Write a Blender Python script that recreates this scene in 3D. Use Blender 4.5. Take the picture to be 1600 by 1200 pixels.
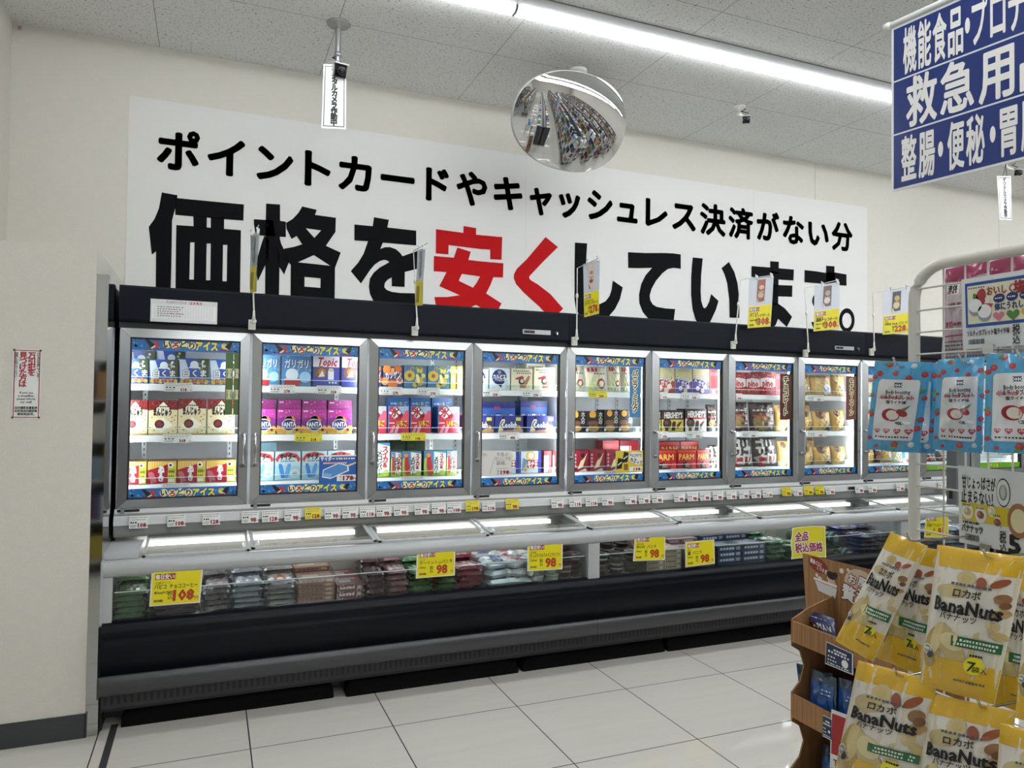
import bpy, math, random
from mathutils import Vector, Matrix
from mathutils.geometry import tessellate_polygon
for _o in list(bpy.data.objects): bpy.data.objects.remove(_o)
S = bpy.context.scene
COL = S.collection
# ---------------------------------------------------------------- camera
YAW, PIT, ROL, FPX = 0.3916, 0.0228, 0.0124, 1144.46
CAM = Vector((0, 0, 1.458))
_f = Vector((math.sin(YAW) * math.cos(PIT), math.cos(YAW) * math.cos(PIT), math.sin(PIT)))
_r = _f.cross(Vector((0, 0, 1))).normalized(); _u = _r.cross(_f)
_r, _u = _r * math.cos(ROL) + _u * math.sin(ROL), -_r * math.sin(ROL) + _u * math.cos(ROL)
cd = bpy.data.cameras.new('camera'); cam = bpy.data.objects.new('camera', cd); COL.objects.link(cam)
cd.sensor_width = 36; cd.lens = FPX / 1600 * 36; cd.clip_start = 0.02; cd.clip_end = 100
cam.matrix_world = Matrix(((_r.x, _u.x, -_f.x, 0), (_r.y, _u.y, -_f.y, 0), (_r.z, _u.z, -_f.z, CAM.z), (0, 0, 0, 1)))
S.camera = cam
# ---------------------------------------------------------------- light, exposure
S.view_settings.view_transform = 'Standard'; S.view_settings.look = 'None'
S.view_settings.gamma = 1; S.view_settings.use_curve_mapping = False
S.view_settings.exposure = 1.02
wd = bpy.data.worlds.new('world'); S.world = wd; wd.use_nodes = True
wd.node_tree.nodes['Background'].inputs[0].default_value = (0.9, 0.95, 1, 1)
wd.node_tree.nodes['Background'].inputs[1].default_value = 0.0
S.cycles.max_bounces = 8; S.cycles.diffuse_bounces = 4; S.cycles.glossy_bounces = 4
S.cycles.transparent_max_bounces = 24; S.cycles.transmission_bounces = 6
S.cycles.caustics_reflective = False; S.cycles.caustics_refractive = False
S.cycles.sample_clamp_indirect = 4
LIGHT_E, LED_E, CHEST_E = 15.0, 13.0, 2.0     # ceiling tubes, door LEDs, chest tubes
# ---------------------------------------------------------------- helpers
def ray(x, y): return _f + _r * ((x - 800) / FPX) - _u * ((y - 600) / FPX)
def at(x, y, ax, v):
    d = ray(x, y); return CAM + d * ((v - CAM[ax]) / d[ax])
def aty(x, y, v): return at(x, y, 1, v)
def atx(x, y, v): return at(x, y, 0, v)
def lin(c): return c / 12.92 if c <= .04045 else ((c + .055) / 1.055) ** 2.4
def rgb(h): return tuple(lin(int(h[i:i + 2], 16) / 255) for i in (0, 2, 4))
_M = {}
def mat(h, rough=.5, metal=0, spec=.5, emit=0, coat=0):
    k = (h, rough, metal, spec, emit, coat)
    if k in _M: return _M[k]
    m = bpy.data.materials.new('paint_' + h); m.use_nodes = True
    b = m.node_tree.nodes['Principled BSDF']
    c = rgb(h)
    b.inputs['Base Color'].default_value = (*c, 1); b.inputs['Roughness'].default_value = rough
    b.inputs['Metallic'].default_value = metal; b.inputs['Specular IOR Level'].default_value = spec
    b.inputs['Coat Weight'].default_value = coat; b.inputs['Coat Roughness'].default_value = .08
    if emit:
        b.inputs['Emission Color'].default_value = (*c, 1); b.inputs['Emission Strength'].default_value = emit
    m.diffuse_color = (*c, 1); _M[k] = m; return m
def nodes_of(name, rough=.5, spec=.5):
    m = bpy.data.materials.new(name); m.use_nodes = True
    nt = m.node_tree; b = nt.nodes['Principled BSDF']
    b.inputs['Roughness'].default_value = rough; b.inputs['Specular IOR Level'].default_value = spec
    return m, nt, b
def clear_glass(name, tint, ior=1.5, boost=1.0, rough=0.0):
    m = bpy.data.materials.new(name); m.use_nodes = True; nt = m.node_tree; nt.nodes.clear()
    o = nt.nodes.new('ShaderNodeOutputMaterial'); mx = nt.nodes.new('ShaderNodeMixShader')
    t = nt.nodes.new('ShaderNodeBsdfTransparent'); g = nt.nodes.new('ShaderNodeBsdfGlossy'); f = nt.nodes.new('ShaderNodeFresnel')
    t.inputs[0].default_value = (*tint, 1); g.inputs['Roughness'].default_value = rough
    f.inputs[0].default_value = ior; mu = nt.nodes.new('ShaderNodeMath'); mu.operation = 'MULTIPLY'; mu.inputs[1].default_value = boost
    ge = nt.nodes.new('ShaderNodeNewGeometry'); fr = nt.nodes.new('ShaderNodeMath'); fr.operation = 'SUBTRACT'; fr.inputs[0].default_value = 1
    m2 = nt.nodes.new('ShaderNodeMath'); m2.operation = 'MULTIPLY'      # the sheen belongs to the outer face of the sheet only
    L = nt.links.new; L(ge.outputs['Backfacing'], fr.inputs[1]); L(f.outputs[0], mu.inputs[0]); L(mu.outputs[0], m2.inputs[0]); L(fr.outputs[0], m2.inputs[1]); L(m2.outputs[0], mx.inputs[0]); L(t.outputs[0], mx.inputs[1]); L(g.outputs[0], mx.inputs[2]); L(mx.outputs[0], o.inputs[0])
    return m
_T = {}
def glyphs(s):
    if s in _T: return _T[s]
    c = bpy.data.curves.new('t', 'FONT'); c.body = s; c.size = 1; c.resolution_u = 2 if len(s) < 3 else 1
    o = bpy.data.objects.new('t', c); me = bpy.data.meshes.new_from_object(o)
    v = [(p.co.x, p.co.y) for p in me.vertices]; f = [tuple(p.vertices) for p in me.polygons]
    bpy.data.objects.remove(o); bpy.data.meshes.remove(me); bpy.data.curves.remove(c)
    _T[s] = (v, f); return _T[s]
_W = {}        # where each mesh object's own origin lies in the world
class MB:
    def __init__(s): s.v = []; s.f = []; s.mi = []; s.sm = []; s.mats = []
    def m(s, mt):
        if mt not in s.mats: s.mats.append(mt)
        return s.mats.index(mt)
    def raw(s, vs, fs, mt, smooth=False):
        o = len(s.v); s.v += [tuple(p) for p in vs]; i = s.m(mt)
        for f in fs: s.f.append(tuple(o + a for a in f)); s.mi.append(i); s.sm.append(smooth)
    def face(s, pts, mt): s.raw(pts, [tuple(range(len(pts)))], mt)
    def box(s, x0, x1, y0, y1, z0, z1, mt):
        v = [(x, y, z) for z in (z0, z1) for y in (y0, y1) for x in (x0, x1)]
        s.raw(v, [(0, 2, 3, 1), (4, 5, 7, 6), (0, 1, 5, 4), (2, 6, 7, 3), (0, 4, 6, 2), (1, 3, 7, 5)], mt)
    def hexa(s, b, t, mt):      # bottom quad, top quad (same order, CCW seen from above)
        s.raw(list(b) + list(t), [(3, 2, 1, 0), (4, 5, 6, 7)] + [(i, (i + 1) % 4, 4 + (i + 1) % 4, 4 + i) for i in range(4)], mt)
    def prism(s, prof, x0, x1, mt, smooth=False):   # profile in (y,z), extruded along x
        n = len(prof); v = [(x0, y, z) for y, z in prof] + [(x1, y, z) for y, z in prof]
        s.raw(v, [tuple(range(n))[::-1], tuple(range(n, 2 * n))], mt)
        s.raw(v, [(i, (i + 1) % n, n + (i + 1) % n, n + i) for i in range(n)], mt, smooth)
    def tube(s, pts, r, mt, n=8, cap=True):
        pts = [Vector(p) for p in pts]; vs = []; fs = []
        for i, p in enumerate(pts):
            a = pts[max(i - 1, 0)]; b = pts[min(i + 1, len(pts) - 1)]; d = (b - a).normalized()
            e = d.cross(Vector((0, 0, 1)) if abs(d.z) < .9 else Vector((1, 0, 0))).normalized(); g = e.cross(d)
            vs += [p + (e * math.cos(q) + g * math.sin(q)) * r for q in [2 * math.pi * k / n for k in range(n)]]
        for i in range(len(pts) - 1):
            fs += [(i * n + k, i * n + (k + 1) % n, (i + 1) * n + (k + 1) % n, (i + 1) * n + k) for k in range(n)]
        s.raw(vs, fs, mt, True)
        if cap:
            L = (len(pts) - 1) * n
            s.raw(vs[:n], [tuple(range(n))[::-1]], mt); s.raw(vs[L:], [tuple(range(n))], mt)
    def lathe(s, c, prof, mt, n=20, axis=(0, 0, 1)):
        a = Vector(axis).normalized(); e = a.cross(Vector((1, 0, 0)) if abs(a.x) < .8 else Vector((0, 1, 0))).normalized(); g = a.cross(e); c = Vector(c)
        vs = []; fs = []
        for r, h in prof: vs += [c + a * h + (e * math.cos(q) + g * math.sin(q)) * r for q in [2 * math.pi * k / n for k in range(n)]]
        for i in range(len(prof) - 1): fs += [(i * n + k, i * n + (k + 1) % n, (i + 1) * n + (k + 1) % n, (i + 1) * n + k) for k in range(n)]
        fs += [tuple(range(n))[::-1], tuple(range((len(prof) - 1) * n, len(prof) * n))]
        s.raw(vs, fs, mt, True)
    def build(s, name, parent=None, origin=None):
        me = bpy.data.meshes.new(name)
        o = Vector(origin) if origin is not None else Vector((0, 0, 0))
        me.from_pydata([tuple(Vector(p) - o) for p in s.v], [], s.f)
        for mt in s.mats: me.materials.append(mt)
        me.polygons.foreach_set('material_index', s.mi); me.polygons.foreach_set('use_smooth', s.sm); me.update()
        ob = bpy.data.objects.new(name, me); COL.objects.link(ob)
        _W[ob.name] = o
        if parent is not None: ob.parent = parent; ob.location = o - _W.get(parent.name, parent.location)
        else: ob.location = o
        return ob
class Pan:      # a printed face: u,v run 0..1 over it, layers lie a fraction of a millimetre apart
    def __init__(s, mb, S_, w, h, step=.0004): s.mb = mb; s.S = S_; s.w = w; s.h = h; s.st = step
    def pts(s, uv, L): return [s.S(u, v, L * s.st) for u, v in uv]
    def rect(s, u0, v0, u1, v1, mt, L=1, n=1):
        if n == 1: s.mb.face(s.pts([(u0, v0), (u1, v0), (u1, v1), (u0, v1)], L), mt); return
        g = [(u0 + (u1 - u0) * i / n, v0 + (v1 - v0) * j / n) for j in range(n + 1) for i in range(n + 1)]
        s.mb.raw(s.pts(g, L), [(j * (n + 1) + i, j * (n + 1) + i + 1, (j + 1) * (n + 1) + i + 1, (j + 1) * (n + 1) + i) for j in range(n) for i in range(n)], mt, True)
    def poly(s, uv, mt, L=1): s.mb.face(s.pts(uv, L), mt)
    def disc(s, u, v, ru, mt, L=1, rv=None, n=14):
        rv = rv if rv else ru * s.w / s.h
        s.poly([(u + ru * math.cos(2 * math.pi * k / n), v + rv * math.sin(2 * math.pi * k / n)) for k in range(n)], mt, L)
    def text(s, t, u, v, h, mt, L=2, bold=0, w=None, al='c', maxw=None, rot=0, skew=0):
        # h = glyph box height as a share of the panel height; (u,v) centre (or left/right end) of the line
        vs, fs = glyphs(t)
        if not vs: return
        x0 = min(p[0] for p in vs); x1 = max(p[0] for p in vs)
        y0, y1 = -.02, .78
        k = h * s.h / (y1 - y0); kx = k
        if w: kx = w * s.w / (x1 - x0)
        elif maxw and (x1 - x0) * k > maxw * s.w: kx = maxw * s.w / (x1 - x0)
        W = (x1 - x0) * kx; off = {'c': -W / 2, 'l': 0, 'r': -W}[al]
        ca, sa = math.cos(rot), math.sin(rot)
        bx, by = bold * min(kx, k * 1.15), bold * k
        sh = [(0, 0)] if not bold else [(bx * math.cos(q), by * math.sin(q)) for q in [math.pi / 4 * i for i in range(8)]]
        for i_, (dx, dy) in enumerate(sh):      # the copies that thicken a stroke lie a hair apart, never in one plane
            q = []
            for x, y in vs:
                Y = (y - (y0 + y1) / 2) * k + dy; X = (x - x0) * kx + off + dx + skew * Y
                q.append((u + (X * ca - Y * sa) / s.w, v + (X * sa + Y * ca) / s.h))
            s.mb.raw(s.pts(q, L + .045 * i_), fs, mt)
    def vtext(s, t, u, v_top, ch, mt, L=2, bold=0, gap=1.05, w=None):
        for i, c in enumerate(t):
            c = '｜' if c == 'ー' else c
            s.text(c, u, v_top - ch * (gap * i + .5), ch, mt, L, bold, w=None)
    def dashes(s, u0, v, u1, h, mt, n=6, L=2, seed=0):
        r = random.Random(seed + n); x = u0; st = (u1 - u0) / n
        for i in range(n):
            s.rect(x, v, x + st * r.uniform(.5, .85), v + h, mt, L); x += st
    def frame(s, u0, v0, u1, v1, t, mt, L=2):
        tu = t; tv = t * s.w / s.h
        s.rect(u0, v0, u1, v0 + tv, mt, L); s.rect(u0, v1 - tv, u1, v1, mt, L); s.rect(u0, v0, u0 + tu, v1, mt, L); s.rect(u1 - tu, v0, u1, v1, mt, L)
class CurvPan(Pan):      # the same for a curved face: shapes are cut fine enough to follow the bulge
    def rect(s, u0, v0, u1, v1, mt, L=1, n=0):
        n = n or max(2, int(max(u1 - u0, v1 - v0) * 22)); Pan.rect(s, u0, v0, u1, v1, mt, L, n)
    def poly(s, uv, mt, L=1):
        e = []
        for i, a in enumerate(uv):
            b = uv[(i + 1) % len(uv)]; m = max(1, int(max(abs(a[0] - b[0]), abs(a[1] - b[1])) / .07))
            e += [(a[0] + (b[0] - a[0]) * j / m, a[1] + (b[1] - a[1]) * j / m) for j in range(m)]
        c = (sum(p[0] for p in e) / len(e), sum(p[1] for p in e) / len(e)); sz = max(max(abs(p[0] - c[0]), abs(p[1] - c[1])) for p in e); K = max(1, int(sz / .05)); n = len(e)
        pts = [c] + [(c[0] + (p[0] - c[0]) * k / K, c[1] + (p[1] - c[1]) * k / K) for k in range(1, K + 1) for p in e]
        f = [(0, 1 + i, 1 + (i + 1) % n) for i in range(n)] + [(1 + k * n + i, 1 + (k + 1) * n + i, 1 + (k + 1) * n + (i + 1) % n, 1 + k * n + (i + 1) % n) for k in range(K - 1) for i in range(n)]
        s.mb.raw(s.pts(pts, L), f, mt, True)
def plane(O, R, U, w, h):
    O = Vector(O); R = Vector(R).normalized(); U = Vector(U).normalized(); N = R.cross(U)
    return lambda u, v, n=0: O + R * (u * w) + U * (v * h) + N * n
def quad4(bl, br, tr, tl, bulge=0):
    bl, br, tr, tl = map(Vector, (bl, br, tr, tl)); N = ((br - bl).cross(tl - bl)).normalized()
    def f(u, v, n=0):
        p = bl * (1 - u) * (1 - v) + br * u * (1 - v) + tr * u * v + tl * (1 - u) * v
        if bulge: n = n + bulge * (max(0, 1 - (2 * u - 1) ** 2) ** .6) * (max(0, 1 - (2 * v - 1) ** 2) ** .6)
        return p + N * n
    return f, (br - bl).length, (tl - bl).length
_labels = {}
def tag(o, label, cat, group=None, kind=None):
    if label:
        n = len(label.split()); assert 4 <= n <= 16, (n, label)
        assert label not in _labels or (group and _labels[label] == group), label
        _labels[label] = group; o['label'] = label
    if cat: o['category'] = cat
    if group: o['group'] = group
    if kind: o['kind'] = kind
    return o
def thing(name, loc, label, cat, group=None):
    o = bpy.data.objects.new(name, None); COL.objects.link(o); o.location = loc; o.empty_display_size = .05
    return tag(o, label, cat, group)
def struct(o): o['kind'] = 'structure'; return o
ORD = 'first second third fourth fifth sixth seventh eighth ninth tenth eleventh twelfth thirteenth fourteenth'.split()
WHITE = mat('e6e7e4', .45); BLACK = mat('0c0d10', .4); RED = mat('b01218', .45); DRED = mat('a8231a', .45); YEL = mat('e3d400', .45)
NAVY = mat('10141c', .3); STEEL = mat('9a9c9e', .35, .8); CHROME = mat('c8cacc', .08, 1.0); GREYP = mat('a9abab', .4)
INK = mat('1a1a1c', .5); INK2 = mat('55565a', .5); GLASS = clear_glass('door_glass', (.97, .985, .98)); ACRYL = clear_glass('clear_acrylic', (.93, .96, .96), 1.45, 1.3)
# key planes of the place (metres, camera foot at the origin, y towards the freezer wall)
WALL, DOOR, CEIL = 4.64, 3.928, 3.468
XB = [-.405 + .597 * k for k in range(13)]         # door boundaries
# ================================================================ THE ROOM
def mathn(nt, op, a, b=None, c=None):
    n = nt.nodes.new('ShaderNodeMath'); n.operation = op
    for i, x in enumerate((a, b, c)):
        if x is None: continue
        if isinstance(x, (int, float)): n.inputs[i].default_value = x
        else: nt.links.new(x, n.inputs[i])
    return n.outputs[0]
def grid_mask(nt, sx, sy, ox, oy, px, py, hw):     # 1 on the joints
    def one(s, o, p):
        t = mathn(nt, 'DIVIDE', mathn(nt, 'SUBTRACT', s, o), p)
        fr = mathn(nt, 'ABSOLUTE', mathn(nt, 'SUBTRACT', mathn(nt, 'FRACT', mathn(nt, 'ADD', t, .5)), .5))
        return mathn(nt, 'LESS_THAN', fr, hw / p)
    return mathn(nt, 'MAXIMUM', one(sx, ox, px), one(sy, oy, py))
def coords(nt):
    t = nt.nodes.new('ShaderNodeTexCoord'); s = nt.nodes.new('ShaderNodeSeparateXYZ'); nt.links.new(t.outputs['Object'], s.inputs[0]); return t.outputs['Object'], s
def noise(nt, vec, scale, sc3=(1, 1, 1), detail=2):
    mp = nt.nodes.new('ShaderNodeMapping'); mp.inputs['Scale'].default_value = sc3; nt.links.new(vec, mp.inputs[0])
    n = nt.nodes.new('ShaderNodeTexNoise'); n.inputs['Scale'].default_value = scale; n.inputs['Detail'].default_value = detail; nt.links.new(mp.outputs[0], n.inputs['Vector']); return n.outputs['Fac']
def mixc(nt, fac, a, b):
    n = nt.nodes.new('ShaderNodeMix'); n.data_type = 'RGBA'; nt.links.new(fac, n.inputs[0])
    for i, x in ((6, a), (7, b)):
        if isinstance(x, tuple): n.inputs[i].default_value = (*x, 1)
        else: nt.links.new(x, n.inputs[i])
    return n.outputs[2]
def ramp(nt, fac, lo, hi):
    n = nt.nodes.new('ShaderNodeMapRange'); n.inputs[1].default_value = lo; n.inputs[2].default_value = hi; nt.links.new(fac, n.inputs[0]); return n.outputs[0]
# wallpaper: faintly blotched embossed vinyl
M_WALL, nt, b = nodes_of('vinyl_wallpaper', .85, .2)
v, s = coords(nt)
n1 = noise(nt, v, 26, (1, 1, 1), 3); n2 = noise(nt, v, 150, (1, 1, 1.6), 2)
c = mixc(nt, ramp(nt, n1, .35, .65), rgb('d5d0c6'), rgb('cfcdc4'))
c = mixc(nt, ramp(nt, n2, .3, .75), c, rgb('cac8bf')); nt.links.new(c, b.inputs['Base Color'])
bp = nt.nodes.new('ShaderNodeBump'); bp.inputs['Strength'].default_value = .12; bp.inputs['Distance'].default_value = .002; nt.links.new(n2, bp.inputs['Height']); nt.links.new(bp.outputs[0], b.inputs['Normal'])
# ceiling: rock-wool boards with pin holes and fissures, fine joints
M_CEIL, nt, b = nodes_of('rockwool_ceiling', .95, .1)
v, s = coords(nt)
h1 = noise(nt, v, 62, (1, 2.2, 1), 2); h2 = noise(nt, v, 150, (1, 1.6, 1), 1); m1 = noise(nt, v, 2.2, (1, 1, 1), 1)
hole = mathn(nt, 'MAXIMUM', mathn(nt, 'GREATER_THAN', h1, .66), mathn(nt, 'GREATER_THAN', h2, .69))
base = mixc(nt, m1, rgb('dcdddb'), rgb('e2e3e1'))
c = mixc(nt, hole, base, rgb('50504e'))
g = grid_mask(nt, s.outputs[0], s.outputs[1], -.3048, 3.940, .9, .9043, .0016)
c = mixc(nt, g, c, rgb('7c7e7c')); nt.links.new(c, b.inputs['Base Color'])
# floor: big pale glossy tiles
M_FLOOR, nt, b = nodes_of('polished_floor_tile', .035, .5)
v, s = coords(nt)
st = noise(nt, v, 1.4, (1, 14, 1), 3); sp = noise(nt, v, 240, (1, 1, 1), 1)
c = mixc(nt, ramp(nt, st, .3, .7), rgb('d0cdc5'), rgb('d4d1c9')); c = mixc(nt, mathn(nt, 'GREATER_THAN', sp, .76), c, rgb('a39f97'))
g = grid_mask(nt, s.outputs[0], s.outputs[1], .1875, 3.2475, .6002, .593, .0025)
c = mixc(nt, g, c, rgb('141312')); nt.links.new(c, b.inputs['Base Color'])
nt.links.new(mathn(nt, 'ADD', mathn(nt, 'MULTIPLY', g, .5), .035), b.inputs['Roughness'])
X0, X1, Y0 = -1.02, 13.0, -22.0
def slab(name, *a, m):
    mb = MB(); mb.box(*a, m); return struct(mb.build(name))
slab('floor', X0 - .1, X1 + .1, Y0 - .1, WALL + .1, -.08, 0, m=M_FLOOR)
slab('ceiling', X0 - .1, X1 + .1, Y0 - .1, WALL + .1, CEIL, CEIL + .08, m=M_CEIL)
slab('wall_back', X0 - .1, X1 + .1, WALL, WALL + .1, 0, CEIL, m=M_WALL)
slab('wall_left', X0 - .1, X0, Y0, WALL, 0, CEIL, m=M_WALL)
slab('wall_right', X1, X1 + .1, Y0, WALL, 0, CEIL, m=M_WALL)
slab('wall_front', X0 - .1, X1 + .1, Y0 - .1, Y0, 0, CEIL, m=M_WALL)
# low partition beside the freezer: papered box with dark skirting
mb = MB(); mb.box(X0, -.462, 3.608, WALL, 0, 2.098, M_WALL); struct(mb.build('wall_partition'))
mb = MB(); mb.box(X0, -.459, 3.600, 3.6079, 0, .102, mat('33383a', .45)); mb.box(-.4619, -.456, 3.600, 3.62, 0, .102, mat('33383a', .45)); struct(mb.build('baseboard_partition'))
# polished stainless corner guard on the partition's flank
MIRR = mat('b9bbbd', .05, 1.0)
mb = MB(); mb.box(-.4615, -.4145, 3.612, 4.56, .05, 1.985, MIRR); mb.box(-.4615, -.4142, 3.611, 4.56, 0, .05, MIRR)
struct(mb.build('trim_1'))
# dark expansion strip in the floor, running away from the partition
mb = MB(); mb.box(-.372, -.344, -3, 3.70, 0, .0015, mat('3a3a3c', .5)); struct(mb.build('trim_2'))
# seams of the wallpaper drops
mb = MB()
for x in (4.62, 2.0, 6.9): mb.box(x, x + .0015, WALL - .0015, WALL, 0, CEIL, mat('a5a49c', .8))
struct(mb.build('trim_3'))
# tiny red survey mark in the corner below the ceiling
mb = MB(); p = plane((-1.0, WALL - .001, 3.425), (1, 0, 0), (0, 0, 1), .026, .026); P = Pan(mb, p, .026, .026)
for a, bb in ((.0, .9), (.0, .6), (.0, .3)): P.rect(.05, bb - .1, .95, bb, mat('8a4a44', .7), 0)
P.rect(.3, .1, .4, .9, mat('8a4a44', .7), 1); P.rect(.6, .1, .7, .9, mat('8a4a44', .7), 1)
tag(mb.build('inspection_mark', origin=(-1.0, WALL, 3.425)), 'tiny red square inspection mark high in the wall corner', 'mark')
# ---------------------------------------------------------------- ceiling strip lights
TUBE = mat('f6f9fb', .4, emit=LIGHT_E)
CH = mat('8f908f', .7, 0, .2)
TUBE_OLD = mat('f6f9fb', .4, emit=LIGHT_E * .68)       # the row by the wall burns a little weaker
def strip_light(y, x0, x1, label, n=2, tube=TUBE):
    t = thing('ceiling_light', (x0, y, CEIL), label, 'ceiling light', None)
    mb = MB(); mb.box(x0, x1, y - .085, y + .005, CEIL - .002, CEIL, CH); mb.box(x0, x1, y + .098, y + .104, CEIL - .002, CEIL, CH); mb.box(x0, x1, y - .092, y - .085, CEIL - .004, CEIL, mat('5a5b5c', .7)); mb.build('channel', t)
    L = (x1 - x0) / n
    for i in range(n):
        mb = MB(); a, c = x0 + L * i + .006, x0 + L * (i + 1) - .006
        mb.prism([(y + .008, CEIL), (y + .012, CEIL - .018), (y + .03, CEIL - .030), (y + .073, CEIL - .030), (y + .091, CEIL - .018), (y + .095, CEIL)], a, c, tube, True); mb.build('diffuser', t)
        for q in (a - .005, c):
            mb = MB(); mb.prism([(y + .008, CEIL), (y + .012, CEIL - .020), (y + .03, CEIL - .033), (y + .073, CEIL - .033), (y + .091, CEIL - .020), (y + .095, CEIL)], q, q + .005, mat('d0d4d8', .5)); mb.build('end_cap', t)
strip_light(3.378, -.55, 1.40, 'ceiling strip light nearest the freezer wall, its left run', 1, TUBE_OLD)
strip_light(3.378, 1.405, 12.6, 'long ceiling strip light in front of the convex mirror', 4, TUBE_OLD)
RELS = ['over the middle of the aisle', 'above the near rack', 'overhead of the aisle end', 'one bay back from the rack', 'two bays back from the rack', 'three bays back from the rack', 'four bays back in the store', 'five bays back in the store', 'six bays back in the store', 'at the far front of the store']
for i in range(10):
    strip_light(1.5 - 2.1 * i, -.3, 12.4, 'long ceiling strip light ' + RELS[i], 4)
# ================================================================ THE BIG WALL BANNER
t = thing('wall_banner', (2.4, WALL, 2.4), 'wide white wall banner with huge black and red lettering above the freezers', 'banner')
mb = MB(); mb.box(-.452, 5.205, WALL - .003, WALL, 1.70, 3.16, mat('d5d5d3', .7, 0, .2)); mb.build('banner_sheet', t)
mb = MB()
for q in (2.0, 3.98): mb.box(q, q + .0012, WALL - .0035, WALL - .003, 1.7, 3.16, mat('b4b7b9', .4))
mb.build('sheet_seam', t)
BK = mat('06070a', .75, 0, .12); RD = mat('b01014', .75, 0, .15)
def big(zo, zs, polys, m, name):
    mb = MB()
    for pl in polys:
        loops = pl if isinstance(pl[0], list) else [pl]
        P3 = [[aty(zo[0] + x / zs, zo[1] + y / zs, WALL - .005) for x, y in lp] for lp in loops]
        tr = tessellate_polygon([[Vector((p.x, p.z, 0)) for p in lp] for lp in P3])
        al = [p for lp in P3 for p in lp]
        mb.raw(al, [tuple(q) for q in tr], m)
    return mb.build(name, t)
big((220, 290), 7.061, [
 [(232,75),(405,106),(385,230),(345,385),(337,900),(326,1260),(163,1250),(168,725),(122,762),(88,455),(150,370),(200,250)],
 [(380,118),(405,138),(1138,208),(1132,386),(916,370),(380,322)],
 [(578,330),(729,345),(727,470),(583,455)], [(772,345),(920,362),(918,486),(772,470)],
 [[(392,435),(585,448),(918,478),(1105,492),(1094,1290),(381,1250)], [(545,626),(593,626),(586,1036),(536,1036)], [(727,640),(772,640),(768,1044),(720,1044)], [(907,655),(955,655),(948,1057),(901,1055)]]], BK, 'letter_price')
big((390, 300), 6.669, [
 [(172,120),(318,130),(318,300),(305,1220),(160,1220),(168,290)], [(45,283),(168,290),(318,300),(378,310),(378,470),(95,452),(60,440),(45,330)],
 [(155,455),(200,500),(200,700),(160,770),(85,930),(60,760),(100,620),(130,520)], [(300,468),(310,470),(330,540),(360,602),(400,700),(408,735),(360,860),(310,780),(290,640)],
 [[(548,150),(700,185),(682,238),(900,268),(895,415),(795,560),(950,632),(890,790),(885,1250),(425,1250),(430,760),(408,735),(350,700),(360,590),(460,572),(548,545),(490,458),(437,490),(385,385),(380,322),(450,280),(510,215)], [(585,378),(745,400),(675,478)], [(670,658),(840,768),(505,732)], [(573,885),(740,900),(738,998),(572,985)]]], BK, 'letter_case')
big((540, 330), 7.5, [[(332,70),(508,100),(490,190),(828,228),(828,402),(437,368),(407,442),(460,422),(520,420),(590,445),(640,490),(668,527),(840,466),(900,445),(925,650),(840,676),(695,712),(692,888),(540,878),(540,775),(490,805),(460,840),(453,890),(480,920),(540,945),(640,958),(860,964),(860,1190),(480,1190),(380,1120),(320,1040),(285,970),(272,880),(285,790),(330,720),(400,660),(512,598),(490,578),(450,570),(400,585),(340,625),(290,685),(180,848),(60,702),(150,600),(210,500),(262,352),(103,342),(103,155),(318,175)]], BK, 'letter_particle')
big((665, 340), 7.5, [[(445,98),(592,122),(592,200),(898,228),(890,495),(757,488),(757,376),(640,368),(270,322),(268,432),(120,420),(122,135),(442,178)],
 [[(372,350),(530,400),(502,495),(640,512),(912,535),(908,703),(795,698),(760,790),(710,888),(890,1005),(850,1085),(815,1170),(720,1120),(655,1060),(590,1022),(520,1055),(400,1130),(140,1130),(120,1030),(103,930),(250,930),(400,910),(160,803),(245,640),(95,628),(98,450),(330,470)], [(425,660),(638,690),(600,760),(555,820),(388,740)]]], RD, 'letter_cheap')
big((790, 360), 8, [[(500,82),(655,208),(480,380),(310,560),(295,580),(300,605),(320,625),(400,672),(560,795),(720,978),(640,1060),(570,1120),(490,1025),(420,950),(340,880),(220,770),(130,670),(103,600),(105,545),(140,480),(260,365)]], RD, 'letter_ku')
big((790, 360), 8, [[(868,152),(1020,162),(1005,420),(985,780),(995,860),(1030,905),(1090,925),(1180,920),(1250,885),(1300,820),(1325,740),(1340,625),(1465,712),(1430,860),(1370,980),(1290,1075),(1200,1130),(1010,1130),(930,1070),(880,980),(862,860),(862,500)]], BK, 'letter_shi')
big((970, 380), 8, [[(90,112),(300,122),(560,122),(650,126),(750,140),(750,320),(660,308),(590,322),(520,375),(440,470),(385,570),(362,650),(368,710),(400,765),(450,795),(560,815),(680,822),(660,980),(640,1020),(430,1005),(350,950),(275,860),(232,750),(228,640),(255,510),(310,400),(390,308),(240,312),(92,310)]], BK, 'letter_te')
big((970, 380), 8, [[(900,178),(1025,190),(1005,400),(998,600),(1005,720),(1030,800),(1050,815),(1075,790),(1105,730),(1130,635),(1222,722),(1190,830),(1120,980),(1080,1040),(980,1040),(930,940),(895,820),(878,640),(880,420),(890,270)], [(1352,235),(1420,360),(1460,500),(1480,680),(1482,935),(1360,930),(1355,700),(1330,500),(1295,385),(1258,312)]], BK, 'letter_i')
ring = lambda cx, cy, a, b_, n=28: [(cx + a * math.cos(2 * math.pi * k / n), cy + b_ * math.sin(2 * math.pi * k / n)) for k in range(n)]
big((1160, 400), 8.421, [[(120,132),(365,150),(478,160),(678,178),(672,322),(400,305),(118,275)], [(150,370),(658,388),(655,538),(150,520)], [(365,68),(480,75),(470,640),(365,640)],
 [[(365,620),(470,625),(560,690),(655,800),(585,935),(470,825),(440,905),(390,960),(230,960),(150,880),(150,740),(220,660),(300,625)], [(365,745),(280,750),(255,800),(290,850),(350,830)]]], BK, 'letter_ma')
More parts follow.
